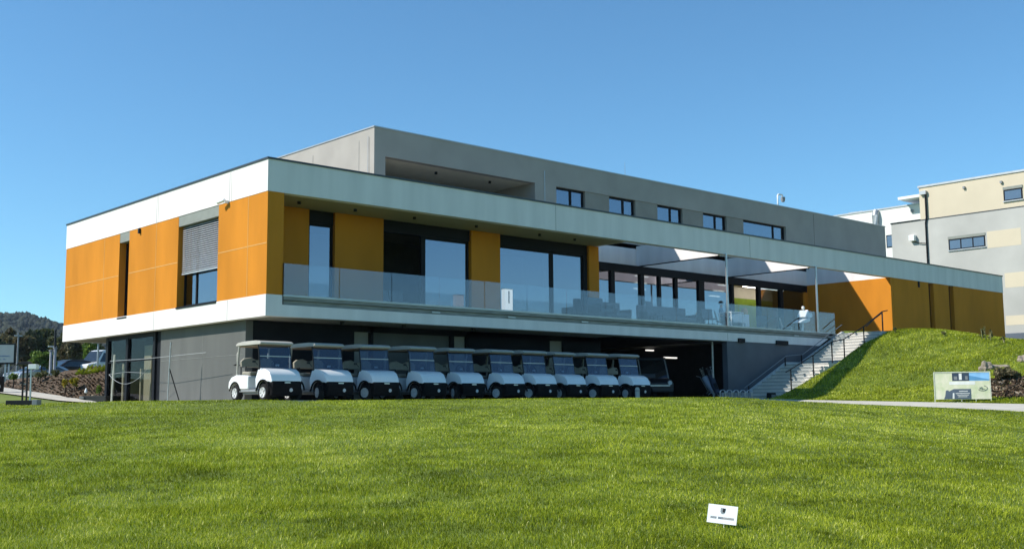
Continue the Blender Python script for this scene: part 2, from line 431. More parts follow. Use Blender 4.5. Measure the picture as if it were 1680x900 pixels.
c = MB(); c.box(-.03, .33, -.03, 16.03, H1, H1+.06); c.box(.33, 49.0, -.03, .33, H1, H1+.06); c.box(.33, 49.0, 15.67, 16.03, H1, H1+.06); c.box(48.64, 49.0, .33, 15.67, H1, H1+.06)
c.build('coping', COPE, club)
for xb in (22.1, 29.0):
    MB().box(xb, xb+.2, .3, 4.99, 3.70, 4.62).build('cross_beam', WHITE, club)
    MB().box(xb+.03, xb+.09, .3, 4.99, 3.66, 3.698).build('beam_trim', FRAME, club)
# roof decks and soffit
r = MB(); r.box(.3, 16.1, .3, 15.7, 3.98, 4.5); r.box(16.1, 48.67, 5.2, 15.7, 3.98, 4.5); r.box(36.3, 48.67, .3, 5.2, 3.98, 4.5)
r.build('roof', GREY, club)
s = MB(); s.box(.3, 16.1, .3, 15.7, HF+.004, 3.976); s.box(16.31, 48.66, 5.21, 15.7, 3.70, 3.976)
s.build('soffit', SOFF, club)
# lower band
b = MB(); b.box(0, .3, 0, 16, H0, HB); b.box(.3, .57, 0, .3, H0, HB); b.box(.3, 35, 15.7, 16, H0, HB)
b.prism([(.57, 0), (29.2, 0), (30.0, .35), (.57, .35)], 0, .3, 'y')
b.build('floor_band', WHITE, club)
g_ = MB(); g_.prism([(.57, .352), (30.0, .352), (30.25, .48), (.57, .48)], .06, .3, 'y')
g_.prism([(.57, .50), (30.3, .50), (30.6, .64), (.57, .64)], .0, .3, 'y'); g_.prism([(.57, .482), (30.2, .482), (30.2, .498), (.57, .498)], .1, .3, 'y')
g_.build('gutter_rail', ALUD, club)
MB().box(.575, 30.6, -.025, -.002, .60, .66).build('balustrade_shoe', ALU, club)
for xk in (6.2, 9.6, 13.3, 27.2): MB().box(xk, xk+.35, -.006, .02, .39, .44).build('drain_outlet', ALU, club)
fl = MB(); fl.box(.3, 30.0, .3, 15.7, .012, .62); fl.box(30.0, 48.6, 5.0, 15.7, .012, .62); fl.box(30.0, 36.06, .0, 5.0, .40, .62)
fl.build('floor_slab', mat('terrace_floor', (.30, .29, .27), .8, .1, 2), club)
# ochre panels on the left face
for (a, d) in ((0.0, 3.07), (5.9, 9.87), (10.72, 15.98)):
    pn = MB().box(.012, .3, a+.002, d, HB+.002, HF-.002).build('ochre_panel', ORANGE, club)
for (a, d) in ((0.02, 3.05), (5.92, 9.85), (10.74, 15.96)): MB().box(.006, .02, a, d, 2.16, 2.185).build('panel_joint', ORJ, club)
for yj in (1.15, 7.6, 12.1): MB().box(.006, .02, yj, yj+.02, HB+.01, 2.155).build('panel_joint', ORJ, club); MB().box(.006, .02, yj, yj+.02, 2.19, HF-.01).build('panel_joint', ORJ, club)
# windows of the left face
def window_x(y0, y1, z0, z1, x, mull=(), fw_=.07, pane=WGLASS, parent=club, name='window'):
    m_ = MB()
    m_.box(x, x+.07, y0, y1, z0, z0+fw_); m_.box(x, x+.07, y0, y1, z1-fw_, z1); m_.box(x, x+.07, y0, y0+fw_, z0+fw_, z1-fw_); m_.box(x, x+.07, y1-fw_, y1, z0+fw_, z1-fw_)
    for q in mull: m_.box(x, x+.07, q-fw_*.6, q+fw_*.6, z0+fw_, z1-fw_)
    wn = m_.build(name, FRAME, parent)
    MB().box(x+.03, x+.04, y0+fw_*.9, y1-fw_*.9, z0+fw_*.9, z1-fw_*.9).build('pane', pane, wn); return wn
def window_y(x0, x1, z0, z1, y, mull=(), fw_=.07, pane=WGLASS, parent=club, name='window'):
    m_ = MB()
    m_.box(x0, x1, y, y+.07, z0, z0+fw_); m_.box(x0, x1, y, y+.07, z1-fw_, z1); m_.box(x0, x0+fw_, y, y+.07, z0+fw_, z1-fw_); m_.box(x1-fw_, x1, y, y+.07, z0+fw_, z1-fw_)
    for q in mull:
        q, hw = q if isinstance(q, tuple) else (q, fw_*.6)
        m_.box(q-hw, q+hw, y, y+.07, z0+fw_, z1-fw_)
    wn = m_.build(name, FRAME, parent)
    MB().box(x0+fw_*.9, x1-fw_*.9, y+.03, y+.04, z0+fw_*.9, z1-fw_*.9).build('pane', pane, wn); return wn
MB().box(.02, .3, 3.075, 5.895, 3.38, HF-.002).build('blind_box', BOXG, club)
w1 = window_x(3.08, 5.89, .66, 3.37, .26, (5.0,)); 
MB().box(-.03, .26, 3.08, 5.89, .60, .655).build('sill', FRAME, w1)
bl = MB()
for i in range(22):
    z = 1.82+i*.07; a = .028
    bl.hexa([(.12, 3.14, z), (.17, 3.14, z+.045), (.17, 5.80, z+.045), (.12, 5.80, z), (.12, 3.14, z+.006), (.17, 3.14, z+.051), (.17, 5.80, z+.051), (.12, 5.80, z+.006)])
bl.box(.12, .18, 3.14, 5.80, 1.74, 1.79)
for q in (3.6, 4.45, 5.3): bl.box(.143, .147, q, q+.006, 1.79, 3.37)
bl.build('blind', BLIND, club)
MB().box(.02, .3, 9.875, 10.715, 3.38, HF-.002).build('blind_box', BOXG, club)
w2 = window_x(9.88, 10.71, .62, 3.37, .26, ()); MB().box(-.02, .26, 9.88, 10.71, .57, .615).build('sill', FRAME, w2)
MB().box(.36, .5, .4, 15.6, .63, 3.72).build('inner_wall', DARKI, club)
# front: corner pier, recessed wall behind the balustrade
MB().box(.3, .57, .012, 1.9, HB+.002, HF-.002).build('corner_pier', ORANGE, club)
for (a, d) in ((.57, 2.62), (3.62, 5.58), (9.52, 10.93), (15.72, 16.3)):
    MB().box(a, d, 1.9, 2.2, .625, HF-.002).build('recess_panel', ORANGE, club)
for (a, d) in ((2.62, 3.62), (5.58, 9.52), (10.93, 15.72)):
    MB().box(a+.003, d-.003, 2.0, 2.2, 3.32, HF-.002).build('blind_box', FRAME, club)
window_y(2.63, 3.61, .63, 3.31, 2.02, (), .09)
window_y(7.42, 9.51, .63, 3.31, 2.05, (), .09, name='terrace_door'); m_ = MB(); m_.box(5.59, 5.67, 2.02, 2.1, .63, 3.31); m_.box(7.3, 7.42, 2.02, 2.12, .63, 3.31); m_.build('door_frame', FRAME, club)
window_y(10.94, 15.5, .63, 3.31, 2.05, ((13.75, .10),), .07, name='terrace_door')
MB().box(15.5, 15.71, 2.0, 2.2, .625, 3.315).build('door_jamb', FRAME, club)
MB().box(16.1, 16.3, 2.2, 4.95, .625, HF-.002).build('recess_side_wall', ORANGE, club)
MB().box(.5, 16.1, 6.2, 6.35, .63, 3.72).build('room_back_wall', INTW, club)
for q in (1.66, 3.77, 6.19, 8.96, 12.08, 13.96):
    MB().lathe([(.0, 3.65), (.055, 3.65), (.055, 3.732), (0, 3.732)], (q, .95, 0)).build('ceiling_spotlight', BLACK, club)
# deep terrace glazing at y = 5
bays = [(16.32, 20.36), (20.6, 22.35), (22.6, 24.78), (24.95, 26.62), (27.05, 29.2), ]
m_ = MB(); m_.box(16.31, 35.95, 4.9, 5.15, 3.34, 3.697); m_.build('glazing_header', FRAME, club)
def post(x0, x1, n_='mullion'): MB().box(x0, x1, 4.93, 5.12, .63, 3.338).build(n_, FRAME, club)
for (a, d) in ((20.3, 20.55), (22.3, 22.56), (23.62, 23.76), (24.8, 24.98), (26.6, 27.02), (29.2, 29.42), (31.5, 31.72), (33.45, 33.72)): post(a, d)
gx = [16.32, 20.3, 20.55, 22.3, 22.56, 23.62, 23.76, 24.8, 24.98, 26.6, 27.02, 29.2]
for i in range(0, 12, 2):
    MB().box(gx[i], gx[i+1], 5.02, 5.03, .64, 3.335).build('glazing_pane', TGLASS, club)
for (a, d) in ((31.72, 33.45), (33.72, 35.7)): MB().box(a, d, 5.02, 5.03, .64, 3.335).build('glazing_pane', TGLASS, club)
MB().box(35.7, 36.06, 4.93, 5.2, .63, 3.69).build('recess_panel', ORANGE, club)
# interior of the restaurant: solid back wall, green wall nearer the glazing
iw = MB(); iw.box(16.3, 48.6, 15.5, 15.68, .63, 3.69); iw.box(16.1, 16.3, 5.0, 15.5, .63, 3.69)
iw.build('room_back_wall', INTW, club)
for i in range(9):
    MB().box(18+i*2.2, 18.9+i*2.2, 7.2+(i % 3)*2.0, 7.32+(i % 3)*2.0, 3.62, 3.66).build('ceiling_strip_light', emit('strip_light_%d' % i, (1, .95, .85), 3.0), club)
MB().box(32.3, 36.6, 7.6, 7.7, .63, 3.08).build('green_wall', mat('green_wall_paint', (.28, .42, .03), .8, .1, 3), club); MB().box(32.3, 36.6, 7.6, 7.7, 3.083, 3.69).build('cream_wall', CRMI, club)
MB().box(32.8, 36.4, 6.7, 6.85, 3.60, 3.66).build('added_wall_light', emit('added_wall_glow', (1, .95, .85), 7.0), club)  # unseen lamp added at the ceiling to brighten the green wall
# ochre wall block on the right
rw = MB(); rw.box(36.06, 36.3, .02, 5.0, .4, HF-.002)
rw.build('side_wall', ORANGE, club)
for (a, d) in ((36.3, 40.0), (40.55, 42.25), (42.8, 48.95)):
    MB().box(a, d, .012, .3, -2.6, HF-.002).build('front_panel', ORANGE, club)
for (a, d) in ((40.0, 40.55), (42.25, 42.8)):
    wn = MB().box(a, d, .24, .3, -2.6, HF-.002).build('slot_window', FRAME, club)
    MB().box(a+.06, d-.06, .225, .235, 1.0, 3.4).build('pane', WGLASS, wn)
MB().box(48.66, 48.96, .3, 15.7, -2.6, HF-.002).build('end_wall', ORANGE, club)
MB().box(39.2-.35, 39.2-.2, -.03, .008, 3.40, 3.72).build('overflow_outlet', FRAME, club)
# terrace posts (steel)
for xp in (22.13, 29.02):
    MB().tube([(xp+.05, -.06, .62), (xp+.05, -.06, 3.74)], .05, 10).build('terrace_post', STEEL, club, smooth=True)
MB().box(22.2, 22.215, -.004, .01, .01, .34).build('band_joint', ALUD, club)
for xj in (12.0, 24.0): MB().box(xj, xj+.014, -.004, .01, HF+.01, H1-.02).build('fascia_joint', ALUD, club)
# glass balustrade
edges = [.58, 2.55, 4.55, 6.5, 8.5, 10.5, 12.5, 14.6, 16.7, 18.8, 20.9, 23.0, 25.1, 27.2, 29.0, 30.62]
for a, d in zip(edges, edges[1:]):
    MB().box(a+.012, d-.012, -.018, -.006, .655, 1.60).build('balustrade_panel', BGLASS, club)
MB().box(.56, .578, -.02, .0, .36, 1.6).build('balustrade_edge', FRAME, club)
# lower storey
lw = MB(); lw.box(.35, .6, 1.8, 7.75, -2.6, -.002); lw.build('lower_wall', CONC, club)
MB().box(.342, .36, 1.9, 7.7, -1.06, -1.05).build('wall_joint', ALUD, club)
for yj in (6.9, 4.6): MB().box(.344, .36, yj, yj+.012, -2.5, -.3).build('wall_joint', ALUD, club)
MB().box(.42, .6, 7.75, 8.2, -2.6, -.002).build('corner_column', FRAME, club)
sf = MB()
for (a, d) in ((8.2, 8.38), (10.5, 10.68), (12.3, 12.5)): sf.box(.35, .5, a, d, -2.5, -.01)
sf.box(.36, .5, 8.38, 12.3, -.14, -.012); sf.box(.36, .5, 8.38, 12.3, -2.5, -2.42); sf.box(.37, .46, 8.38, 12.3, -.98, -.94)
sfo = sf.build('storefront_frame', FRAME, club)
MB().box(.42, .43, 8.39, 10.49, -2.41, -.15).build('pane', LGLASS, sfo); MB().box(.42, .43, 10.69, 12.29, -2.41, -.15).build('pane', LGLASS, sfo)
MB().box(.6, 8, 12.42, 12.6, -2.6, -.01).build('lower_end_wall', CONC, club)
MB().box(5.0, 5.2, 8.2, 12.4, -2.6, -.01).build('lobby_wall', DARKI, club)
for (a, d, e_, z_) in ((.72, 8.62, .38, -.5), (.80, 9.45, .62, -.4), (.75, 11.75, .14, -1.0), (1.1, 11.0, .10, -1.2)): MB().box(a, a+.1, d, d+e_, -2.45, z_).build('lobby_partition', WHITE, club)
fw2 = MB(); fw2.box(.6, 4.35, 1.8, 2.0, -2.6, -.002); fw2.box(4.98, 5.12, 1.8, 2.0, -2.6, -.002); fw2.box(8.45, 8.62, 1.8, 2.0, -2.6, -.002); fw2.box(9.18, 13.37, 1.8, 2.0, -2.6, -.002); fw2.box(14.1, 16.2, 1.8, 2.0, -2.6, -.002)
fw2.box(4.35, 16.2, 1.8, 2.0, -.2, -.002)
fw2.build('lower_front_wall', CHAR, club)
for (a, d) in ((4.35, 4.98), (5.12, 8.45), (8.62, 9.18), (13.37, 14.1)):
    MB().box(a, d, 1.9, 1.96, -2.55, -.2).build('lower_window', GREYB if d-a < 1 else CONC, club)
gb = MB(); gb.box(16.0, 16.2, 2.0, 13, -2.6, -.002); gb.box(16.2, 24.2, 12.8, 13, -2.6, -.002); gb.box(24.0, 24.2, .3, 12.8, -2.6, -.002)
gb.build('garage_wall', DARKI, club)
MB().box(22.17, 34, .02, .28, -2.6, -.003).build('blue_grey_wall', mat('blue_grey_cladding', (.075, .085, .105), .6, .15, 1), club)
for (a, d) in ((22.9, 23.35), (25.7, 26.6)): MB().box(a, d, -.07, -.004, -.05, .14).build('wall_vent', FRAME, club)
for (pa, pb, pz, yy, s_) in ((1062, 1073, 574, 5.5, 5), (1100, 1109, 575.5, 5.5, .5), (1092, 1111, 586, 3.2, 5)):
    A_ = onp(pa, pz, 'y', yy); B_ = onp(pb, pz, 'y', yy); MB().box(A_[0], B_[0], yy, yy+.12, A_[2]-.03, A_[2]+.03).build('garage_strip_light', emit('garage_light', (1, .96, .88), s_*.18), club)
MB().tube([(21.9, .6, -2.5), (21.9, .6, -.02)], .04).build('garage_post', ALU, club)
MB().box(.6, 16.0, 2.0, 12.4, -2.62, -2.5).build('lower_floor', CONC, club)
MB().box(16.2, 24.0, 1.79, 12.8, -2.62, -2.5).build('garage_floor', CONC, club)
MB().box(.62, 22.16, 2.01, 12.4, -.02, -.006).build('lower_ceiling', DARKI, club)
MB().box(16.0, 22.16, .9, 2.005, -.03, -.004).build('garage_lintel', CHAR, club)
for q in (3.0, 5.4, 8.4): MB().box(q, q+.09, .5, .6, -.1, .0).build('soffit_bracket', BLACK, club)
# upper block set back on the roof
ub = MB()
BX0, BX1, BY, BT = 7.34, 44.7, 5.0, 7.86
ub.box(BX0, 7.86, BY, BY+.3, 4.5, BT); ub.box(7.86, 15.7, BY, BY+.3, 6.79, BT)
ub.box(15.7, BX1, BY, BY+.3, 6.80, BT); ub.box(15.7, BX1, BY, BY+.3, 4.5, 5.6)
wins = [(16.97, 18.80, 17.98), (20.37, 22.16, 21.42), (23.73, 25.6, 24.8), (27.2, 29.1, 28.3), (30.52, 34.3, 33.3)]
px_ = 15.7
for i, (a, d, m__) in enumerate(wins):
    if i == 0: ub.box(15.7, a, BY, BY+.3, 5.6, 6.80)
    px_ = d
ub.box(wins[-1][1], BX1, BY, BY+.3, 5.6, 6.80)
ub.box(BX0, BX0+.3, BY+.3, 15, 4.5, BT); ub.box(BX1-.3, BX1, BY+.3, 15, 4.5, BT); ub.box(BX0+.3, BX1-.3, 14.7, 15, 4.5, BT)
ub.box(15.7, 15.95, BY+.3, 7.9, 4.5, BT-.3)
ubo = ub.build('upper_wall', GREY, club)
for (a, d) in zip([w_[1] for w_ in wins[:-1]], [w_[0] for w_ in wins[1:]]):
    MB().box(a+.002, d-.002, BY+.03, BY+.3, 5.6, 6.798).build('window_pier', GREYB, club)
for (a, d, m__) in wins:
    window_y(a, d, 5.6, 6.80, BY+.14, ((m__, .06),), .09, name='upper_window')
MB().box(BX0+.3, BX1-.3, BY+.3, 14.7, BT-.35, BT-.12).build('upper_roof', GREY, club)
MB().box(7.86, 15.7, BY+.3, 7.9, 6.795, 6.95).build('loggia_ceiling', mat('pale_soffit', (.74, .68, .54), .8, .05), club)
MB().box(7.64, 15.95, 7.9, 8.05, 4.5, 6.79).build('loggia_back', FRAME, club)
c = MB(); c.box(BX0-.03, BX1+.03, BY-.03, BY+.34, BT, BT+.05); c.box(BX0-.03, BX0+.34, BY+.34, 15.03, BT, BT+.05); c.box(BX1-.34, BX1+.03, BY+.34, 15.03, BT, BT+.05)
c.build('upper_coping', ALU, club)
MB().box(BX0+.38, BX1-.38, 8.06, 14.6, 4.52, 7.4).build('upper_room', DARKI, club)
for q in (11.1, 14.0): MB().lathe([(0, 6.70), (.06, 6.70), (.06, 6.797), (0, 6.797)], (q, 6.0, 0)).build('loggia_spotlight', BLACK, club)
MB().tube([(16.26, 4.985, 4.7), (16.26, 4.985, 7.39)], .012, 6).build('lightning_cable', STEEL, club)
MB().box(37.0, 37.015, 4.995, 5.01, 4.7, 7.8).build('upper_joint', FRAME, club)
for yy in (6.0, 9.3): MB().box(7.33, 7.345, yy, yy+.012, 5.0, 7.5).build('upper_joint', ALUD, club)
MB().tube([(7.3, 5.35, 5.1), (7.3, 5.35, 7.55)], .012, 6).build('lightning_cable', STEEL, club)
# rooftop items
o = MB().tube([(21.9, 5.4, 7.9), (21.9, 5.4, 8.65)], [.012, .006], 6).build('lightning_rod', STEEL); tag(o, 'thin white lightning rod standing on the upper roof edge', 'lightning rod')
cc = thing('security_camera', 'white security camera on a short hooked mast on the upper roof', 'camera', (34.07, 5.3, 7.9))
MB().tube([(0, 0, 0), (0, 0, .62), (.05, -.02, .70), (.35, -.05, .70), (.40, -.05, .62)], .045).build('mast', WPAINT, cc, smooth=True)
MB().lathe([(0, .30), (.08, .32), (.12, .42), (.12, .58), (0, .60)], (.42, -.05, 0)).build('dome', GREYP, cc, smooth=True)
cc = thing('security_camera', 'small white bullet security camera under the white band on the left facade', 'camera', (-.0, 2.45, 3.72))
MB().box(-.14, .0, -.04, .04, -.04, .06).build('bracket', WPAINT, cc)
MB().tube([(-.12, .0, .06), (-.20, .30, .01)], .055, 10).build('body', WPAINT, cc, smooth=True)
cc = thing('wall_lamp', 'tiny dark wall lamp under the white band between the windows of the left facade', 'lamp', (0, 8.95, 3.62))
MB().box(-.07, .01, -.04, .04, -.1, .08).build('housing', BLACK, cc)

# ------------------------------------------------------------------ stairs
st = thing('outdoor_staircase', 'pale concrete outdoor stairs climbing from the forecourt to the terrace', 'stairs', (0, 0, 0))
prof = []; x = 23.0; z = G; prof.append((x, G-.1)); NR = 20; rh = (.62-G)/NR
top_pts = []
for i in range(NR):
    z2 = z+rh; prof += [(x, z), (x, z2)] if i == 0 else [(x, z2)]
    top_pts.append((x, z2)); tr = 1.35 if i == 9 else .355
    x += tr; z = z2; prof.append((x, z))
XE = x; prof += [(36.04, z), (36.04, z-.5), (XE, z-.6)]
body = MB(); body.prism(prof, -2.35, -.12, 'y'); body.build('steps', PAVES, st)
nos = MB()
for (a, zz) in top_pts: nos.box(a-.02, a+.30, -2.34, -.13, zz+.001, zz+.014); nos.box(a-.022, a+.001, -2.34, -.13, zz-.045, zz+.012)
nos.build('step_nosings', mat('step_edge', (.42, .41, .38), .8, .1, 3), st)
for yc, nm in ((-.12, 0), (-2.47, 1)):
    pr = [(22.7, G-.1), (23.0, G+.18), (23.0+9*.355+.1, top_pts[9][1]+.12), (23.0+9*.355+1.3, top_pts[9][1]+.14), (XE, .74), (XE+.3, .74), (XE+.3, -2.6)]
    if nm == 0: MB().prism(pr, yc, yc+.1, 'y').build('stringer', mat('stringer_concrete', (.5, .5, .48), .8, .1, 3), st)
def railing(y, name, label, parent=None):
    rr = thing('stair_railing', label, 'railing', (23.2, y, G)) if parent is None else parent
    P = []
    def zt(xx):
        zz = G
        for (a, b2) in top_pts:
            if xx >= a-1e-6: zz = b2
        return zz
    xs_ = [23.4, 25.1, 26.6, 27.6, 29.3, 31.0]
    for q in xs_: 
        zz = zt(q); MB().box(q-23.2-.02, q-23.2+.02, -.02, .02, zz-G, zz-G+.92).build('post', BLACK, rr); P.append((q-23.2, 0, zz-G+.93))
    P = [(P[0][0]-.35, 0, P[0][2]-.12)]+P+[(P[-1][0]+.5, 0, P[-1][2]+.08)]
    MB().tube(P, .024, 8).build('handrail', BLACK, rr, smooth=True)
railing(-2.28, 'r', 'black metal railing on the bank side of the outdoor stairs')
rr = thing('stair_railing', 'black metal railing on the building side of the outdoor stairs', 'railing', (0, -.2, 0))
MB().tube([(23.0, 0, -2.0), (26.2, 0, -.55), (27.5, 0, -.45), (30.9, 0, 1.05)], .018).build('handrail', GREYP, rr, smooth=True)
for q, a, b2 in ((23.3, -2.35, -1.9), (26.1, -1.0, -.6), (27.4, -.95, -.48)): MB().box(q-.02, q+.02, -.02, .02, a, b2).build('post', BLACK, rr)
p0 = onp(1447, 513, 'y', -1.2)
rr = thing('hand_rail', 'short black handrail at the stair top in front of the sunlit ochre wall', 'railing', (p0[0], -1.2, .62))
hz = p0[2]-.62
MB().box(-.022, .022, -.022, .022, 0, hz).build('post', BLACK, rr); MB().tube([(0, 0, hz), (-.75, 0, hz-.33), (-1.5, 0, hz-.72)], .024).build('rail', BLACK, rr, smooth=True)
rr = thing('hand_rail', 'short bent black handrail behind the glass balustrade near the right terrace post', 'railing', (26.9, .7, .62))
MB().tube([(-1.3, 0, .05), (-.45, 0, .62), (0, 0, .68)], .026).build('rail', BLACK, rr, smooth=True); MB().box(-.025, .025, -.025, .025, 0, .98).build('post', BLACK, rr)

# ------------------------------------------------------------------ golf carts
def golf_cart():
    t = thing('golf_cart', 'x', 'golf cart', (0, 0, G), 0, 'white golf carts parked in a row under the terrace')
    def arc(cy, cz, r, a0, a1, n=9): return [(cy+r*cos(radians(a0+(a1-a0)*i/n)), cz+r*sin(radians(a0+(a1-a0)*i/n))) for i in range(n+1)]
    rear = [(.02, .34), (.02, .70), (.10, .74), (.75, .76), (1.02, .70), (1.17, .58), (1.20, .42), (1.16, .34)] + arc(.80, .24, .31, 20, 160)[0:]
    rear = rear + [(.42, .34)]
    MB().prism(rear, -.58, .58, 'x').build('rear_body', WPAINT, t, bevel=.045, seg=3)
    tap = lambda y_, z_: .97-.10*max(0, z_-.62)/.3-.16*max(0, -y_-.88)/.26
    front = [(-.40, .36), (-.36, .62), (-.42, .88), (-.55, .93), (-.80, .90), (-.98, .82), (-1.08, .70), (-1.14, .54), (-1.11, .51), (-1.04, .53)] + arc(-.80, .24, .33, 118, 25, 8)
    MB().prism(front, -.585, .585, 'x', tap).build('front_cowl', WPAINT, t, bevel=.05, seg=3)
    bmp = [(-1.12, .14), (-1.18, .30), (-1.18, .49), (-1.13, .555), (-1.05, .585), (-.95, .595), (-.62, .55), (-.50, .44), (-.52, .20), (-.9, .13)]
    MB().prism(bmp, -.53, .53, 'x', lambda y_, z_: 1-.13*max(0, -y_-.88)/.3).build('bumper', PLAST, t, bevel=.03)
    # dark trim following the wheel arch
    for s in (-1, 1): MB().tube([(s*.57, a, b2) for a, b2 in arc(-.80, .24, .345, 170, 12, 10)]+[(s*.56, -.42, .30)], .028, 6).build('arch_trim', PLAST, t, smooth=True)
    for s in (-1, 1): MB().tube([(s*.575, a, b2) for a, b2 in arc(.80, .24, .315, 168, 12, 10)], .022, 6).build('arch_trim', PLAST, t, smooth=True)
    fl_ = MB(); fl_.box(-.56, .56, -.52, .55, .26, .335); fl_.box(-.45, .45, -1.0, 1.05, .20, .32); fl_.build('floor_pan', GREYP, t, bevel=.012)
    cs = MB(); cs.box(-.59, -.55, .0, .5, .40, .66); cs.box(.55, .59, .0, .5, .40, .66); 
    MB().box(-.50, .50, -.42, -.30, .62, .90).build('dashboard', PLAST, t, bevel=.03)
    MB().prism([(.02, .745), (.0, .84), (.48, .86), (.52, .77)], -.52, .52, 'x').build('seat', CREAM, t, bevel=.035, seg=3)
    sb = [(-.52, .98), (-.54, 1.16), (-.44, 1.24), (-.22, 1.27), (-.04, 1.20), (.04, 1.20), (.22, 1.27), (.44, 1.24), (.54, 1.16), (.52, .98)]
    MB().prism([(a, b2) for a, b2 in sb], .50, .60, 'y').build('backrest', CREAM, t, bevel=.03, seg=2)
    a = MB(); a.tube([(-.48, .62, .76), (-.48, .62, 1.1)], .018, 6); a.tube([(.48, .62, .76), (.48, .62, 1.1)], .018, 6); a.tube([(-.55, .55, .98), (-.57, .15, .98), (-.57, .10, .84)], .016, 6); a.tube([(.55, .55, .98), (.57, .15, .98), (.57, .10, .84)], .016, 6)
    a.build('seat_frame', BLACK, t, smooth=True)
    # roof
    rf = []
    ro = MB(); ny_, nx_ = 12, 8; g0 = []
    MB().prism([(-.54, 1.60), (-.58, 1.62), (-.58, 1.655), (-.50, 1.70), (-.25, 1.725), (.4, 1.725), (.76, 1.70), (.86, 1.65), (.86, 1.60), (.82, 1.60)], -.54, .54, 'x', lambda y_, z_: 1-.5*max(0, z_-1.66)).build('roof', ROOFM, t, bevel=.02, seg=3)
    MB().box(-.50, .50, -.50, .78, 1.565, 1.60).build('roof_lining', mat('roof_lining', (.20, .13, .08), .8), t)
    for s in (-1, 1):
        MB().tube([(s*.51, -.52, .88), (s*.515, -.47, 1.3), (s*.51, -.40, 1.63)], .018, 8).build('front_strut', BLACK, t, smooth=True)
        MB().tube([(s*.51, .80, .72), (s*.50, .77, 1.2), (s*.49, .72, 1.63)], .030, 8).build('rear_strut', ROOFM, t, smooth=True)
    def wz(z_): return -.56 + (z_-.90)*.20
    ws = MB(); ws.hexa([(-.50, wz(.90), .90), (.50, wz(.90), .90), (.50, wz(.90)+.008, .90), (-.50, wz(.90)+.008, .90), (-.50, wz(1.26), 1.26), (.50, wz(1.26), 1.26), (.50, wz(1.26)+.008, 1.26), (-.50, wz(1.26)+.008, 1.26)])
    ws.hexa([(-.50, wz(1.28), 1.28), (.50, wz(1.28), 1.28), (.50, wz(1.28)+.008, 1.28), (-.50, wz(1.28)+.008, 1.28), (-.50, wz(1.62), 1.62), (.50, wz(1.62), 1.62), (.50, wz(1.62)+.008, 1.62), (-.50, wz(1.62)+.008, 1.62)])
    wo = ws.build('windshield', CGLASS, t)
    MB().box(-.50, .50, wz(1.27)-.012, wz(1.27)+.016, 1.258, 1.282).build('windshield_bar', ALU, wo)
    # steering wheel, driver on the right of the picture
    sw = MB(); ring = [(.24+.16*cos(2*pi*i/16), -.16+.05*sin(2*pi*i/16), 1.02+.15*sin(2*pi*i/16)) for i in range(17)]
    sw.tube(ring, .016, 6, caps=False); sw.tube([(.24, -.16, 1.02), (.24, -.36, .86)], .02, 6); sw.tube([(.09, -.16, 1.02), (.39, -.16, 1.02)], .01, 5)
    sw.build('steering_wheel', BLACK, t, smooth=True)
    sc_ = MB(); sc_.box(.20, .30, -.20, -.16, 1.0, 1.06); sc_.build('scorecard_clip', WPAINT, t)
    # wheels
    for s in (-1, 1):
        for yy in (-.80, .80):
            x0_, x1_ = (-s*.09, s*.09)
            wl = MB().lathe([(.11, x0_), (.20, x0_), (.232, x0_+s*.03), (.238, (x0_+x1_)/2), (.232, x1_-s*.03), (.20, x1_), (.12, x1_-s*.02)], (0, 0, 0), 'x', 22).build('wheel', TYRE, t, smooth=True); wl.location = (s*.49, yy, .238)
            hb = MB(); hb.lathe([(.0, x1_-s*.005), (.05, x1_+s*.005), (.07, x1_-s*.012), (.13, x1_-s*.004), (.145, x1_+s*.004), (.15, x1_-s*.04)], (0, 0, 0), 'x', 18)
            for k in range(5): hb.tube([(x1_+s*.004, .06*cos(k*1.257), .06*sin(k*1.257)), (x1_+s*.008, .13*cos(k*1.257), .13*sin(k*1.257))], .012, 5)
            hb.build('hub', HUB, wl, smooth=True)
    # bag holder at the rear, sand bottle, plate
    rb = MB(); rb.tube([(-.45, .90, 1.10), (-.45, 1.12, 1.06), (.45, 1.12, 1.06), (.45, .90, 1.10)], .014, 6); rb.box(-.45, .45, 1.02, 1.28, .40, .44)
    rb.build('bag_rack', BLACK, t, smooth=True)
    for s in (-1, 1): MB().lathe([(0, .0), (.035, 0), (.04, .22), (.02, .28), (0, .28)], (s*.50, .78, 1.15), 'z', 10).build('sand_bottle', ROOFM, t, smooth=True)
    MB().box(-.09, .09, -1.19, -1.165, .49, .525).build('badge', STEEL, t)
    MB().lathe([(0, -1.19), (.05, -1.187), (.055, -1.172), (0, -1.165)], (.12, 0, .30), 'y', 14).build('tow_cap', HUB, t, smooth=True)
    MB().tube([(-.54, -.45, 1.02), (-.66, -.50, 1.10)], .01, 6).build('mirror_arm', BLACK, t) 
    MB().box(-.75, -.64, -.52, -.49, 1.08, 1.14).build('mirror', BLACK, t, bevel=.008)
    return t
cart = golf_cart()
ordn = ['nearest white golf cart, leftmost in the row, its side fully in the sun', 'second white golf cart from the left, partly sunlit rear post',
 'third white golf cart from the left, last one with a sunlit roof edge', 'fourth white golf cart from the left, shaded under the terrace', 'fifth white golf cart from the left, shaded under the terrace',
 'sixth white golf cart from the left, in the middle of the shaded row', 'fourth white golf cart from the right end of the row', 'third white golf cart from the right end of the row', 'second white golf cart from the right end of the row', 'rightmost white golf cart, beside the dark garage opening']
roofx = [.30, 2.09, 3.72, 5.50, 7.26, 8.90, 10.42, 12.02, 13.62, 15.28]
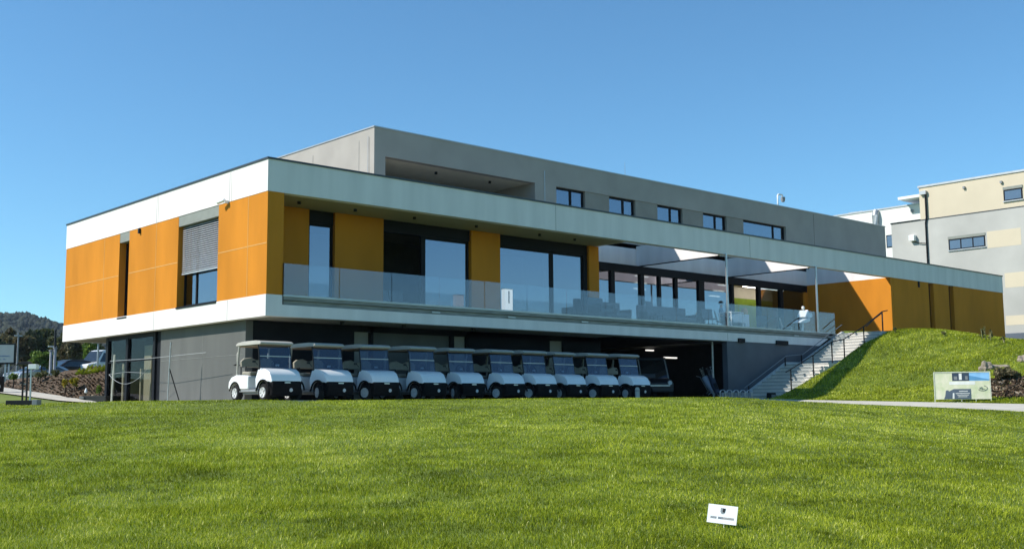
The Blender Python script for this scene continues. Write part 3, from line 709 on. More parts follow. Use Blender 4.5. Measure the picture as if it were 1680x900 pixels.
for i, rx in enumerate(roofx):
    yaw_ = radians([0, 1.6, -2.4, 1.8, -1.0, 2.2, -2.0, 1.2, -1.6, .8][i])
    loc = (rx-.36+.03*((i*7) % 3-1), -.28+.10*((i*5) % 3-1)*(i > 0), G)
    if i == 0:
        cart.location = loc; cart.rotation_euler = (0, 0, yaw_); cart['label'] = ordn[0]
        cc_i = cart
    else: cc_i = dup(cart, loc, yaw_, ordn[i])
    for ch in [k for k in col.objects if k.parent == cc_i]:
        if ch.name.startswith('wheel') and ch.location.y < 0: ch.rotation_euler = (0, 0, radians([4, -14, 18, 2, -20, 9, 24, -8, 15, -3][i]))
        if ch.name.startswith('steering'): pass

# ------------------------------------------------------------------ dark utility buggy in the garage
ub_ = thing('utility_buggy', 'dark utility buggy with sloping windscreen parked inside the garage opening', 'buggy', (19.6, 2.3, G), radians(-28))
DP = mat('dark_paint', (.012, .014, .02), .35, .1, coat=.5)
MB().prism([(-1.3, .35), (-1.34, .7), (-1.1, .86), (-.5, .95), (-.4, .60), (.4, .60), (.5, .95), (1.3, .95), (1.35, .4)], -.65, .65, 'x').build('body', DP, ub_, bevel=.04)
MB().prism([(-.55, 1.72), (-.50, 1.80), (.75, 1.80), (.8, 1.72)], -.65, .65, 'x').build('roof', DP, ub_, bevel=.03)
MB().hexa([(-.58, -.85, .92), (.58, -.85, .92), (.58, -.84, .92), (-.58, -.84, .92), (-.56, -.48, 1.72), (.56, -.48, 1.72), (.56, -.47, 1.72), (-.56, -.47, 1.72)]).build('windscreen', CGLASS, ub_)
for s in (-1, 1):
    MB().tube([(s*.61, -.86, .9), (s*.59, -.48, 1.74)], .03, 8).build('front_pillar', GREYP, ub_, smooth=True); MB().tube([(s*.6, .7, .9), (s*.6, .7, 1.74)], .03, 8).build('rear_pillar', BLACK, ub_, smooth=True)
    MB().lathe([(0, 0), (.09, -.01), (.10, .05), (0, .06)], (s*.48, -1.34, .72), 'y', 14).build('headlight', HUB, ub_, smooth=True)
    for yy in (-.9, .9):
        wl = MB().lathe([(.1, s*.48), (.27, s*.48), (.29, s*.57), (.27, s*.66), (.12, s*.65)], (0, yy, .29), 'x', 20).build('wheel', TYRE, ub_, smooth=True)
        MB().lathe([(0, s*.655), (.11, s*.66), (.13, s*.64)], (0, yy, .29), 'x', 14).build('hub', GREYP, wl, smooth=True)
MB().box(-.55, .55, .05, .5, .62, .78).build('seat', GREYP, ub_, bevel=.03); MB().box(-.55, .55, .46, .58, .8, 1.15).build('backrest', mat('grey_backrest', (.22, .24, .27), .6), ub_, bevel=.03)
MB().box(-.45, .45, -1.40, -1.35, .58, .62).build('grille_bar', STEEL, ub_)

# ------------------------------------------------------------------ golf trolleys with bags
def trolley(loc, rz, bagm, label):
    t = thing('golf_trolley', label, 'golf trolley', loc, rz, 'golf trolleys at the garage opening')
    fr = MB(); fr.tube([(0, -.35, .12), (0, .15, .45), (0, .45, 1.0), (0, .62, 1.05)], .016, 6); fr.tube([(-.3, .2, .15), (0, .1, .42), (.3, .2, .15)], .014, 6); fr.build('frame', ALU, t, smooth=True)
    for s in (-1, 1):
        wl = MB().lathe([(.10, s*.30), (.14, s*.29), (.145, s*.315), (.14, s*.34), (.10, s*.33)], (0, .2, .145), 'x', 18).build('wheel', TYRE, t, smooth=True)
        sp = MB()
        for k in range(5):
            a = 2*pi*k/5; sp.tube([(s*.315, .2, .145), (s*.315, .2+.11*cos(a), .145+.11*sin(a))], .008, 5)
        sp.build('spokes', STEEL, wl)
    MB().lathe([(.06, s_) for s_ in (-.02, .02)], (0, -.36, .06), 'x', 12).build('front_wheel', TYRE, t, smooth=True)
    return t
def bag(loc, rz, m, label):
    t = thing('golf_bag', label, 'golf bag', loc, rz, 'golf bags on the trolleys')
    b_ = MB(); 
    pts = [(0, -.22, .25), (0, .05, .62), (0, .26, 1.02)]; b_.tube(pts, [.12, .135, .13], 14); b_.build('body', m, t, smooth=True)
    MB().tube([(.0, -.16, .42), (0, .02, .66)], [.10, .11], 12).build('pocket', BLACK, t, smooth=True)
    for k in range(5):
        a = k*1.25; q = (.07*cos(a), .26+.05*sin(a), 1.0); cl = MB().tube([q, (q[0]*1.8, q[1]+.13, 1.28+.03*k)], .006, 5).build('club_shaft', STEEL, t)
        MB().tube([(q[0]*1.8-.03, q[1]+.13, 1.28+.03*k), (q[0]*1.8+.05, q[1]+.12, 1.30+.03*k)], [.03, .02], 6).build('club_head', BLACK if k % 2 else ALU, cl, smooth=True)
    return t
for i, (px, yv, rz, m, nm) in enumerate(((1166, 1.2, .5, mat('pale_blue_fabric', (.45, .52, .68), .7), 'pale blue'), (1173, .5, -.3, mat('navy_fabric', (.03, .04, .07), .7), 'dark'))):
    p = onp(px, 640, 'y', yv); L = (p[0], yv, G)
    trolley(L, rz, m, 'three-wheeled golf trolley carrying the %s bag' % nm); bag(L, rz, m, '%s golf bag standing on its trolley by the garage post' % nm)

# row of silver hoops
hoops = [1186, 1197, 1208, 1219, 1230]
for i, px in enumerate(hoops):
    p = onp(px, 655, 'y', -2.2)
    t = thing('trolley_stand', ['leftmost', 'second', 'middle', 'fourth', 'rightmost'][i]+' silver hoop stand in the low row before the stairs', 'stand', (p[0], -2.2, G), -YAW, 'low silver hoop stands in a row before the stairs')
    h_ = MB()
    for off in (-.07, .07):
        pts = [(-.10, off, 0)]+[(-.10+.10*(1-cos(a)), off,   .27+.10*sin(a)) for a in np.linspace(0, pi, 9)]+[(.10, off, 0)]
        h_.tube(pts, .013, 6)
    h_.build('hoop', STEEL, t, smooth=True)
    MB().box(-.12, .12, -.09, .09, .0, .02).build('foot_plate', ALU, t)
    MB().box(-.05, .05, -.02, .02, .03, .27).build('back_plate', GREYP, t)
# small bollard in front of the last cart, lamp by the garage
p = onp(1046, 656, 'y', -2.3)
t = thing('marker_post', 'small pale rounded marker post at the lawn edge before the rightmost cart', 'post', (p[0], -2.3, G))
MB().lathe([(0, 0), (.07, 0), (.08, .05), (.085, .36), (.06, .43), (0, .45)], (0, 0, 0), 'z', 16).build('post', mat('pale_grey_post', (.45, .45, .40), .6), t, smooth=True); MB().lathe([(.087, .30), (.09, .31), (.09, .33), (.087, .34)], (0, 0, 0)).build('band', GREYP, t)
p = onp(1262, 645, 'y', -1.6)
t = thing('step_lamp', 'small black box lamp on the lowest stair', 'lamp', (p[0], -1.7, G)); MB().prism([(-.2, 0), (-.15, .28), (.15, .28), (.2, 0)], -.12, .12, 'y').build('housing', BLACK, t, bevel=.01); MB().box(-.16, .16, -.13, -.121, .05, .2).build('lens', GREYP, t)

# ------------------------------------------------------------------ terrace furniture
FAB = mat('grey_fabric', (.10, .115, .135), .85, .15, 8); FAB2 = mat('dark_wicker', (.03, .033, .038), .8, .2, 14)
FZ = .62
def sofa(px, yv, width, label, zz=FZ, two=True):
    p = onp(px, 520, 'y', yv); t = thing('outdoor_sofa', label, 'sofa', (p[0], yv, FZ), 0, 'grey outdoor sofas along the terrace')
    MB().box(-width/2, width/2, -.4, .4, .08, .34).build('base', FAB2, t, bevel=.03)
    MB().box(-width/2+.06, width/2-.06, -.38, .25, .345, .50).build('seat_cushion', FAB, t, bevel=.05, seg=3)
    MB().box(-width/2, width/2, .26, .42, .345, .98).build('backrest', FAB, t, bevel=.04, seg=3)
    for s in (-1, 1): MB().box(s*width/2-.09*(s > 0), s*width/2+.09*(s < 0), -.4, .25, .345, .66).build('armrest', FAB2, t, bevel=.03)
    return t
def chair(px, yv, m, label, rz=0, legm=BLACK, hz=0.92, group='terrace armchairs'):
    p = onp(px, 515, 'y', yv); t = thing('terrace_chair', label, 'chair', (p[0], yv, FZ), rz, group)
    MB().box(-.25, .25, -.25, .25, .42, .47).build('seat', m, t, bevel=.015); MB().hexa([(-.25, .20, .48), (.25, .20, .48), (.25, .25, .48), (-.25, .25, .48), (-.27, .30, hz), (.27, .30, hz), (.27, .34, hz), (-.27, .34, hz)]).build('backrest', m, t, bevel=.015)
    for a in (-.22, .22):
        for b_ in (-.22, .22): MB().tube([(a, b_, 0), (a, b_, .42)], .016, 6).build('leg', legm, t)
    return t
sofa(1095, 2.4, 3.2, 'long grey sofa behind the terrace glass between the mullions')
sofa(1012, 2.4, 1.0, 'small dark armchair sofa just right of the ochre wall end'); sofa(985, 1.4, .9, 'low dark seat at the foot of the ochre wall end')
chair(1075, 1.6, FAB, 'grey chair with tall back at the left end of the long sofa', .2, hz=1.05)
chair(1165, 1.5, FAB, 'grey terrace chair left of the seated person', -.4)
chair(638, 3.6, mat('pale_grey_fabric', (.35, .36, .38), .8), 'left pale chair inside the open terrace door', .2, group='pale chairs inside the open door')
chair(655, 3.6, bpy.data.materials['pale_grey_fabric'], 'right pale chair inside the open terrace door', -.2, group='pale chairs inside the open door')
chair(1290, 2.6, mat('sand_fabric', (.40, .38, .35), .8), 'light grey chair behind the balustrade left of the bent handrail', .5, STEEL)
chair(1250, 2.4, FAB2, 'dark wicker chair at the middle of the right terrace bay', -.9)
WHT = mat('white_plastic', (.8, .8, .78), .45, .04)
p = onp(1200, 530, 'y', 1.0)
t = thing('terrace_table', 'white-legged table right of the left steel post', 'table', (p[0], 1.0, FZ))
MB().box(-.45, .45, -.35, .35, .71, .75).build('tabletop', WHT, t, bevel=.01)
for a in (-.42, .42):
    for b_ in (-.32, .32): MB().box(a-.02, a+.02, b_-.02, b_+.02, 0, .709).build('leg', WHT, t)
p = onp(1201, 503, 'y', 3.4)
t = thing('covered_table', 'table under a bright white cloth behind the left steel post', 'table', (p[0], 3.4, FZ))
MB().prism([(-.55, .55), (-.5, .80), (-.3, .98), (.1, 1.05), (.4, .95), (.55, .80), (.55, .55)], -.4, .4, 'y').build('cloth', WHT, t, bevel=.04)
for a in (-.45, .45): MB().box(a-.02, a+.02, -.3, .3, 0, .56).build('leg', STEEL, t)
p = onp(1221, 502, 'y', 3.6)
t = thing('lantern', 'orange-topped lantern beside the white-clothed table', 'lantern', (p[0], 3.6, FZ)); MB().box(-.16, .16, -.16, .16, 0, 1.05).build('pedestal', WHT, t, bevel=.01); MB().lathe([(0, 1.05), (.15, 1.05), (.17, 1.2), (.1, 1.36), (0, 1.38)], (0, 0, 0)).build('shade', mat('amber_shade', (.7, .36, .08), .5), t, smooth=True)
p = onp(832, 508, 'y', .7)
t = thing('menu_stand', 'white rectangular stand with added glow and a black slot behind the glass balustrade', 'stand', (p[0], .7, FZ))
MB().box(-.19, .19, -.10, .10, 0, .86).build('body', emit('stand_added_glow', (1, .99, .94), .55), t, bevel=.015); MB().box(-.025, .025, -.106, -.102, .36, .80).build('slot', BLACK, t); MB().box(-.21, .21, -.12, .12, .862, .90).build('lid', WHT, t, bevel=.01)  # no lamp: emission added to the body so its white reads bright in shade
# white shell chair in the sun
p = onp(1317, 541, 'y', -.0+.9)
t = thing('shell_chair', 'white shell chair on one slanting leg in front of the right steel post', 'chair', (p[0], .9, FZ))
MB().tube([(-.05, 0, 0), (.05, 0, .5)], [.05, .035], 10).build('leg', WHT, t, smooth=True)
MB().prism([(-.55, .50), (-.35, .60), (.0, .70), (.28, .74), (.34, .66), (.2, .56), (-.1, .50)], -.25, .25, 'y').build('seat', WHT, t, bevel=.04, seg=3)
MB().prism([(-.12, .78), (.02, .98), (.16, 1.16), (.24, 1.02), (.5, 1.0), (.52, .80), (.3, .74)], -.25, .25, 'y').build('backrest', WHT, t, bevel=.05, seg=3)
MB().lathe([(0, 1.14), (.05, 1.16), (.08, 1.24), (.05, 1.31), (0, 1.33)], (.10, 0, 0)).build('knob', WHT, t, smooth=True)

# ------------------------------------------------------------------ seated person
def skin_fig(name, verts, edges, radii, m, parent=None, sub=2, root=0):
    me = bpy.data.meshes.new(name); me.from_pydata(verts, edges, []); o = bpy.data.objects.new(name, me); col.objects.link(o)
    if parent: o.parent = parent
    o.modifiers.new('skin', 'SKIN'); me.materials.append(m)
    if not me.skin_vertices: me.skin_vertices.new() if hasattr(me.skin_vertices, 'new') else None
    for i, r_ in enumerate(radii): me.skin_vertices[0].data[i].radius = (r_, r_) if not isinstance(r_, tuple) else r_
    me.skin_vertices[0].data[root].use_root = True
    md = o.modifiers.new('sub', 'SUBSURF'); md.levels = sub; md.render_levels = sub
    return o
SKIN = mat('skin', (.50, .30, .21), .6, .05)
p = onp(1183, 500, 'y', 2.0)
pe = thing('person', 'person in a blue-grey shirt with short dark hair sitting on the terrace behind the glass', 'person', (p[0], 2.0, FZ), radians(35))
hv = [(0, 0, .55), (0, .0, .75), (0, .02, .98), (0, .0, 1.07), (0, -.01, 1.13), (0, -.02, 1.22),
      (-.19, .0, 1.0), (-.24, -.06, .76), (-.16, -.30, .72), (-.12, -.38, .73),
      (.19, .0, 1.0), (.24, -.06, .76), (.16, -.30, .72), (.12, -.38, .73),
      (-.10, -.05, .52), (-.12, -.46, .52), (-.12, -.44, .10), (-.12, -.58, .05),
      (.10, -.05, .52), (.12, -.46, .52), (.12, -.44, .10), (.12, -.58, .05)]
he = [(0,1),(1,2),(2,3),(3,4),(4,5),(2,6),(6,7),(7,8),(8,9),(2,10),(10,11),(11,12),(12,13),(0,14),(14,15),(15,16),(16,17),(0,18),(18,19),(19,20),(20,21)]
hr = [.14,.13,.14,.055,.05,.095,.06,.045,.035,.03,.06,.045,.035,.03,.09,.07,.045,.04,.09,.07,.045,.04]
bdy = skin_fig('body', hv, he, hr, SKIN, pe)
tv = [hv[0], hv[1], hv[2], (0, .01, 1.045), hv[6], hv[7], (-.19, -.2, .735), hv[10], hv[11], (.19, -.2, .735)]
skin_fig('shirt', tv, [(0,1),(1,2),(2,3),(2,4),(4,5),(5,6),(2,7),(7,8),(8,9)], [.155,.145,.155,.075,.075,.06,.05,.075,.06,.05], mat('blue_grey_cotton', (.20, .25, .33), .85), pe)
skin_fig('trousers', [hv[0], hv[14], hv[15], (-.12, -.44, .16), hv[18], hv[19], (.12, -.44, .16)], [(0,1),(1,2),(2,3),(0,4),(4,5),(5,6)], [.155,.10,.08,.06,.10,.08,.06], mat('dark_denim', (.03, .04, .06), .85), pe)
MB().lathe([(.098, 1.24), (.108, 1.29), (.09, 1.34), (.05, 1.37), (0, 1.375)], (0, .01, 0), 'z', 16).build('hair', mat('dark_hair', (.015, .012, .01), .6), pe, smooth=True)
MB().lathe([(0, -.02), (.016, -.015), (.01, .02), (0, .03)], (0, -.118, 1.22)).build('nose', SKIN, pe, smooth=True)
for s in (-1, 1): MB().lathe([(0, -.004), (.012, 0), (0, .004)], (s*.035, -.107, 1.245), 'y').build('eye', BLACK, pe); 
c2 = chair(1184, 2.05, FAB2, 'dark chair under the seated person', radians(35))
for s in (-1, 1):
    for k in range(4): MB().tube([(s*(.12-.012*(k-1.5)), -.385, .73), (s*(.11-.016*(k-1.5)), -.43, .72), (s*(.11-.016*(k-1.5)), -.455+.005*k, .70)], [.009, .008, .006], 6).build('finger', SKIN, bdy, smooth=True)

# ------------------------------------------------------------------ barrier poles and ropes at the left wall
def tpost(p, label):
    t = thing('barrier_pole', label, 'pole', (p[0], p[1], G)); return t
pL = onp(183, 655, 'x', -.3); pM = onp(275, 655, 'x', -.5)
t = tpost(pL, 'pale leaning pole in front of the glazed lobby, left end of the rope'); MB().tube([(0, 0, 0), (.02, -.1, 1.75)], .035, 8).build('pole', mat('pale_pole', (.5, .5, .42), .6), t, smooth=True); MB().lathe([(0, 0), (.14, 0), (.14, .03), (.03, .05)], (0, 0, 0)).build('foot', GREYP, t)
t = tpost(pM, 'thin grey pole with a dark prop in front of the grey wall'); MB().tube([(0, 0, 0), (0, -.12, 1.95)], .022, 8).build('pole', ALU, t, smooth=True); MB().tube([(0, -.07, 1.1), (.25, -.35, 0)], .018, 6).build('prop', BLACK, t, smooth=True)
t = thing('rope', 'white rope sagging between the pole and the grey wall before the lobby', 'rope', (0, 0, 0))
a = Vector((pL[0], pL[1]+.3, -1.45)); b_ = Vector((-.45, 7.0, -1.35))
MB().tube([tuple(a.lerp(b_, s)+Vector((0, 0, -.42*4*s*(1-s)))) for s in np.linspace(0, 1, 15)], .007, 6).build('line', ALU, t, smooth=True)
MB().tube([tuple(a), tuple(a+Vector((0, -1.4, .05))), tuple(a+Vector((0, -2.9, -.02)))], .006, 6).build('upper_line', ALU, t, smooth=True)
t = thing('cord', 'thin pale cord stretched along the grey wall at cart-roof height', 'cord', (0, 0, 0))
MB().tube([(-.4, pL[1], -.98), (-.5, 7.0, -1.02), (-.35, 3.0, -.97)], .008, 5).build('line', ALU, t)
# planter box and dark crate by the bank
p = at(152, 655, 41.6)
t = thing('planter', 'dark concrete planter with pale slatted end at the foot of the mulched bank', 'planter', (p[0], p[1], G-.02), -YAW)
MB().box(-.25, .55, -.2, .3, 0, .33).build('body', mat('planter_concrete', (.055, .055, .05), .8), t, bevel=.01)
for k in range(3): MB().box(-.42, -.255, -.22, .3, .015+.105*k, .10+.105*k).build('slat', mat('weathered_slat', (.30, .30, .28), .8), t, bevel=.008)
p = at(141, 648, 42.2)
t = thing('garden_light', 'small drop-shaped white garden light on a stake behind the planter', 'lamp', (p[0], p[1], G+.1)); MB().tube([(0, 0, 0), (0, 0, .32)], .02, 6).build('stake', BLACK, t); MB().lathe([(0, .3), (.055, .34), (.06, .40), (.02, .50), (0, .52)], (0, 0, 0)).build('globe', WHT, t, smooth=True)

# ------------------------------------------------------------------ stand on the lawn edge at far left
p = at(46, 661, 30.0)
zt_ = float(terrain(p[0], p[1]))
t = thing('ball_washer_stand', 'tall black twin-post stand with dark top and black base boxes at the left lawn edge', 'stand', (p[0], p[1], zt_), -YAW)
MB().box(-.55, .28, -.12, .12, .0, .13).build('base', BLACK, t, bevel=.01); MB().box(.16, .30, -.14, .14, 0, .145).build('base_block', GREYP, t, bevel=.01)
for a in (-.16, -.05, .05): MB().box(a-.018, a+.018, -.02, .02, .13, 1.08).build('post', BLACK if a < 0 else STEEL, t)
for k in range(4): MB().box(-.14, -.07, -.012, .012, .35+.2*k, .38+.2*k).build('rung', GREYP, t)
MB().prism([(-.34, 1.06), (-.28, 1.14), (-.05, 1.17), (.02, 1.14), (.02, 1.08)], -.1, .1, 'y').build('hood', BLACK, t, bevel=.01); MB().box(.0, .22, -.1, .1, .96, 1.09).build('box', WHT, t, bevel=.01)
p = at(1, 641, 44)
t = thing('bin', 'dark litter bin at the far left edge of the path', 'bin', (p[0]-.1, p[1], float(terrain(p[0], p[1]))), -YAW); MB().lathe([(0, 0), (.2, 0), (.23, .6), (.2, .66), (0, .68)], (0, 0, 0)).build('body', BLACK, t, smooth=True); MB().box(-.2, .2, -.24, -.225, .2, .3).build('band', GREYP, t)
# billboard
p = at(6, 600, 62)
t = thing('billboard', 'large pale board with black border on grey posts at the far left', 'billboard', (p[0], p[1], at(6, 610, 62)[2]), -YAW+.1)
q0 = (at(6, 563, 62)[2]-at(6, 610, 62)[2]); q1 = (at(6, 597, 62)[2]-at(6, 610, 62)[2])
MB().box(-1.9, .62, -.04, .04, q1, q0).build('frame', BLACK, t); MB().box(-1.8, .53, -.05, -.042, q1+.09, q0-.08).build('panel', mat('pale_board', (.42, .47, .43), .7, .05), t)
for a in (-.55, .05, .24): MB().box(a, a+.09 if a != -.55 else a+.2, -.03, .03, -1.2, q1-.005).build('post', GREYP if a < 0 else ALU, t)
tx = MB()
for k, (a, w_) in enumerate(((-.55, .85), (-.5, .12), (-.3, .12), (-.05, .12))): tx.box(a, a+w_, -.056, -.052, q1+(.45 if k == 0 else .28), q1+(.48 if k == 0 else .31))
tx.build('lettering', mat('blue_lettering', (.12, .18, .35), .6), t)

# ------------------------------------------------------------------ parked cars behind the bank
def car(px, py_top, v, rz, paint, label, L=4.4, W_=1.8, Hc=1.5, kind='car', name='parked_car'):
    p = at(px, py_top, v); t = thing(name, label, 'van' if kind == 'van' else 'car', (p[0], p[1], p[2]-Hc), rz, 'vehicles parked above the bank')
    if kind == 'van':
        lo = [(-L/2, .35), (-L/2, .95), (-L/2+.9, 1.12), (L/2, 1.12), (L/2, .35)]
        hi = [(-L/2+.85, 1.125), (-L/2+1.45, Hc-.06), (-L/2+1.7, Hc), (L/2-.15, Hc), (L/2-.02, 1.125)]
        wn = [(-L/2+1.05, 1.16), (-L/2+1.55, Hc-.22), (L/2-.2, Hc-.22), (L/2-.15, 1.16)]
    else:
        lo = [(-L/2, .35), (-L/2-.02, .62), (-L/2+.15, .78), (-L/2+1.1, .92), (L/2-.5, .97), (L/2-.05, .92), (L/2, .5), (L/2-.05, .35)]
        hi = [(-L/2+1.05, .925), (-L/2+1.75, Hc-.07), (-L/2+2.1, Hc), (L/2-1.4, Hc), (L/2-.9, Hc-.1), (L/2-.35, .97)]
        wn = [(-L/2+1.35, .99), (-L/2+1.85, Hc-.15), (L/2-1.35, Hc-.12), (L/2-.75, 1.0)]
    MB().prism(lo, -W_/2, W_/2, 'x').build('body', paint, t, bevel=.06, seg=3)
    tp = lambda y_, z_: 1-.16*max(0, z_-.95)/.55
    MB().prism(hi, -W_/2+.05, W_/2-.05, 'x', tp).build('cabin', paint, t, bevel=.05, seg=3)
    g1 = MB()
    for s in (-1, 1):
        pts = [(s*(W_/2-.045)*tp(0, z_)*1.0+s*.002, y_, z_) for y_, z_ in wn]; pts2 = [(q[0]-s*.02, q[1], q[2]) for q in pts]
        g1.hexa(pts+pts2)
    g1.build('side_window', GL_CAR, t)
    (ya, za), (yb, zb) = hi[0], hi[1]
    g2 = MB(); g2.hexa([(-W_/2+.15, ya-.02, za+.05), (W_/2-.15, ya-.02, za+.05), (W_/2-.15, ya+.03, za+.05), (-W_/2+.15, ya+.03, za+.05), (-W_/2+.28, yb-.03, zb-.03), (W_/2-.28, yb-.03, zb-.03), (W_/2-.28, yb+.02, zb-.03), (-W_/2+.28, yb+.02, zb-.03)])
    g2.build('windscreen', GL_CAR, t)
    for s in (-1, 1):
        MB().box(s*(W_/2-.3)-.16, s*(W_/2-.3)+.16, -L/2-.035, -L/2+.05, .62, .74).build('headlight', HUB, t, bevel=.02)
        for yy in (-L/2+.8, L/2-.8):
            wl = MB().lathe([(.18, s*(W_/2-.2)), (.32, s*(W_/2-.2)), (.33, s*(W_/2-.1)), (.32, s*(W_/2+.01)), (.2, s*(W_/2))], (0, yy, .33), 'x', 20).build('wheel', TYRE, t, smooth=True)
            MB().lathe([(0, s*(W_/2+.0)), (.19, s*(W_/2+.01)), (.2, s*(W_/2-.02))], (0, yy, .33), 'x', 16).build('rim', HUB, wl, smooth=True)
    return t
GL_CAR = mat('car_window', (.02, .025, .03), .08, .05, spec=.8)
SILV = mat('silver_paint', (.45, .46, .48), .3, .03, metal=.5, coat=.5); DK = mat('dark_brown_paint', (.020, .012, .009), .3, .1, coat=.15, spec=.3); BLKP = mat('dark_blue_paint', (.02, .022, .03), .25, .1, coat=.8)
FACE = math.atan2(-FX, -FY)
car(66, 598.5, 76, radians(-72), SILV, 'low silver car parked left of the dark brown car above the bank', Hc=1.35)
car(112, 590, 80, radians(-80), DK, 'dark brown car between the silver car and the white van', Hc=1.5)
car(176, 574.5, 82, radians(-72), WPAINT, 'white van parked at the corner of the building above the bank', 4.8, 1.9, 2.05, 'van', 'parked_van')

# ------------------------------------------------------------------ trees and shrubs
LEAF = {}
def leafmat(key, ramp): LEAF[key] = attr_mat('leaves_'+key, .6, ramp, transl=.25, spec=.3)
leafmat('dark', [(0, (.012, .020, .012)), (.5, (.040, .055, .022)), (1, (.11, .125, .055))])
leafmat('olive', [(0, (.03, .04, .012)), (.5, (.09, .10, .03)), (1, (.18, .18, .07))])
leafmat('bright', [(0, (.05, .09, .012)), (.5, (.13, .21, .025)), (1, (.26, .34, .06))])
leafmat('brown', [(0, (.045, .036, .018)), (.5, (.13, .11, .05)), (1, (.26, .22, .12))])
leafmat('yellow', [(0, (.12, .13, .01)), (.5, (.35, .30, .02)), (1, (.60, .42, .06))])
BARKM = mat('trunk_bark', (.09, .07, .05), .9, .3, 8)
def foliage(c, rx, ry, rz_, n, leaf, clumps, seed, low=.15):
    r = np.random.default_rng(seed)
    cc_ = r.normal(0, 1, (clumps, 3)); cc_ /= np.linalg.norm(cc_, axis=1)[:, None]; cc_ *= (r.random((clumps, 1))**.45)*.82
    cr = r.uniform(.20, .42, clumps)
    k = r.integers(0, clumps, n); d = r.normal(0, 1, (n, 3)); d /= np.linalg.norm(d, axis=1)[:, None]
    P = cc_[k] + d*(cr[k]*(r.random(n)**.35))[:, None]
    P *= [rx, ry, rz_]; P += c
    a = r.normal(0, 1, (n, 3)); a /= np.linalg.norm(a, axis=1)[:, None]; b_ = np.cross(a, r.normal(0, 1, (n, 3))); b_ /= np.linalg.norm(b_, axis=1)[:, None]
    s = leaf*r.uniform(.5, 1.2, (n, 1))
    V = np.stack([P-a*s, P+b_*s*.55, P+a*s, P-b_*s*.55], 1).reshape(-1, 3)
    Fc = np.arange(n*4).reshape(-1, 4)
    tone = np.clip(.5+r.normal(0, .2, n)+(r.random(clumps)[k]-.5)*.5, 0, 1)
    return V, Fc, np.repeat(tone, 4)
def tree(px, ytop, ybase, v, wpx, key, label, seed, name='tree', cat='tree', n=2600, leaf=.32, trunk=True, group=None):
    pt = at(px, ytop, v); pb = at(px, ybase, v); wd = wpx/F*v; H = pt[2]-pb[2]
    t = thing(name, label, cat, (pb[0], pb[1], pb[2]), 0, group)
    tr = MB(); r = random.Random(seed)
    tops = H*.75; tr.tube([(0, 0, -.3), (.05*H*.1, 0, H*.3), (0, .02*H, tops)], [.035*H*.6+.03, .022*H*.6+.02, .02], 8)
    for k in range(6):
        a = k*1.05+r.random(); z0 = H*(.25+.08*k); tr.tube([(0, 0, z0), (cos(a)*wd*.2, sin(a)*wd*.2, z0+H*.12), (cos(a)*wd*.36, sin(a)*wd*.36, z0+H*.2)], [.012*H+.01, .008*H+.008, .006], 6)
    tr.build('trunk', BARKM, t, smooth=True)
    lo_ = .0 if not trunk else .16
    V, Fc, T = foliage(np.array([0, 0, H*(.5+lo_/2)]), wd/2, wd/2, H*(.5-lo_/2)*1.02, n, leaf, 26, seed)
    o = npmesh('crown', V, Fc, LEAF[key], T, per=4); o.parent = t; return t
TG = 'trees beyond the car park'
specs = [(-14, 548, 612, 95, 44, 'dark', 'dark tree cut by the left picture edge, behind the billboard'),
 (14, 542, 612, 105, 40, 'brown', 'dark round tree rising above the billboard'),
 (36, 545, 615, 98, 34, 'brown', 'brownish half-bare tree right of the billboard'),
 (50, 544, 612, 118, 40, 'dark', 'dark tree with pale top behind the brownish tree'),
 (74, 541, 610, 122, 42, 'olive', 'dark tree standing tallest behind the bright bush'),
 (96, 544, 610, 118, 36, 'olive', 'olive tree just left of the building edge'),
 (118, 552, 606, 100, 40, 'brown', 'brown-green tree just below the corner of the white band'),
 (150, 556, 606, 105, 42, 'olive', 'olive tree seen under the slab above the white van')]
for i, sp in enumerate(specs):
    tree(*sp[:6], sp[6], 40+i, group=TG, n=5200, leaf=.34)
tree(68, 575, 606, 70, 44, 'bright', 'bright green bush beyond the silver car', 61, 'bush', 'bush', n=3200, leaf=.2, trunk=False)
tree(146, 560, 596, 88, 22, 'bright', 'bright green bush left of the white van roof', 62, 'bush', 'bush', n=2200, leaf=.2, trunk=False)
def shrub(px, ytop, ybase, v, wpx, key, label, seed, n=260, leaf=.06):
    return tree(px, ytop, ybase, v, wpx, key, label, seed, 'shrub', 'shrub', n=n, leaf=leaf, trunk=False)
shrub(107, 620, 634, 45.5, 12, 'yellow', 'small yellow-green shrub, left of the pair on the mulched bank', 71)
shrub(122, 617, 635, 45.2, 18, 'yellow', 'yellow and orange shrub, brightest plant on the mulched bank', 72, 420)
shrub(22, 610, 624, 51, 18, 'bright', 'green shrub low on the bank under the billboard', 73, 300)
shrub(66, 606, 622, 49, 26, 'olive', 'loose olive shrub below the silver car', 74, 380)
shrub(163, 630, 645, 43.6, 12, 'bright', 'green shrub behind the planter', 75)
shrub(90, 604, 618, 48.5, 18, 'olive', 'olive shrub below the front of the dark brown car', 76)
# grass tuft line along the bank top
Vn = []; n = 7000
a = rng.integers(0, 20, n); P = []
for i in range(n):
    q = Vector(B[a[i]][8+int(rng.integers(0, 3))]).lerp(Vector(B[a[i]+1][8]), rng.random()); P.append(q)
P = np.array(P)
blades(P[:, 0], P[:, 1], P[:, 2], .05+.09*rng.random(n), .02+.02*rng.random(n), rng.uniform(.3, .9, n), 'bank_top_grass', 'strip of grass on top of the mulched bank below the parked vehicles')
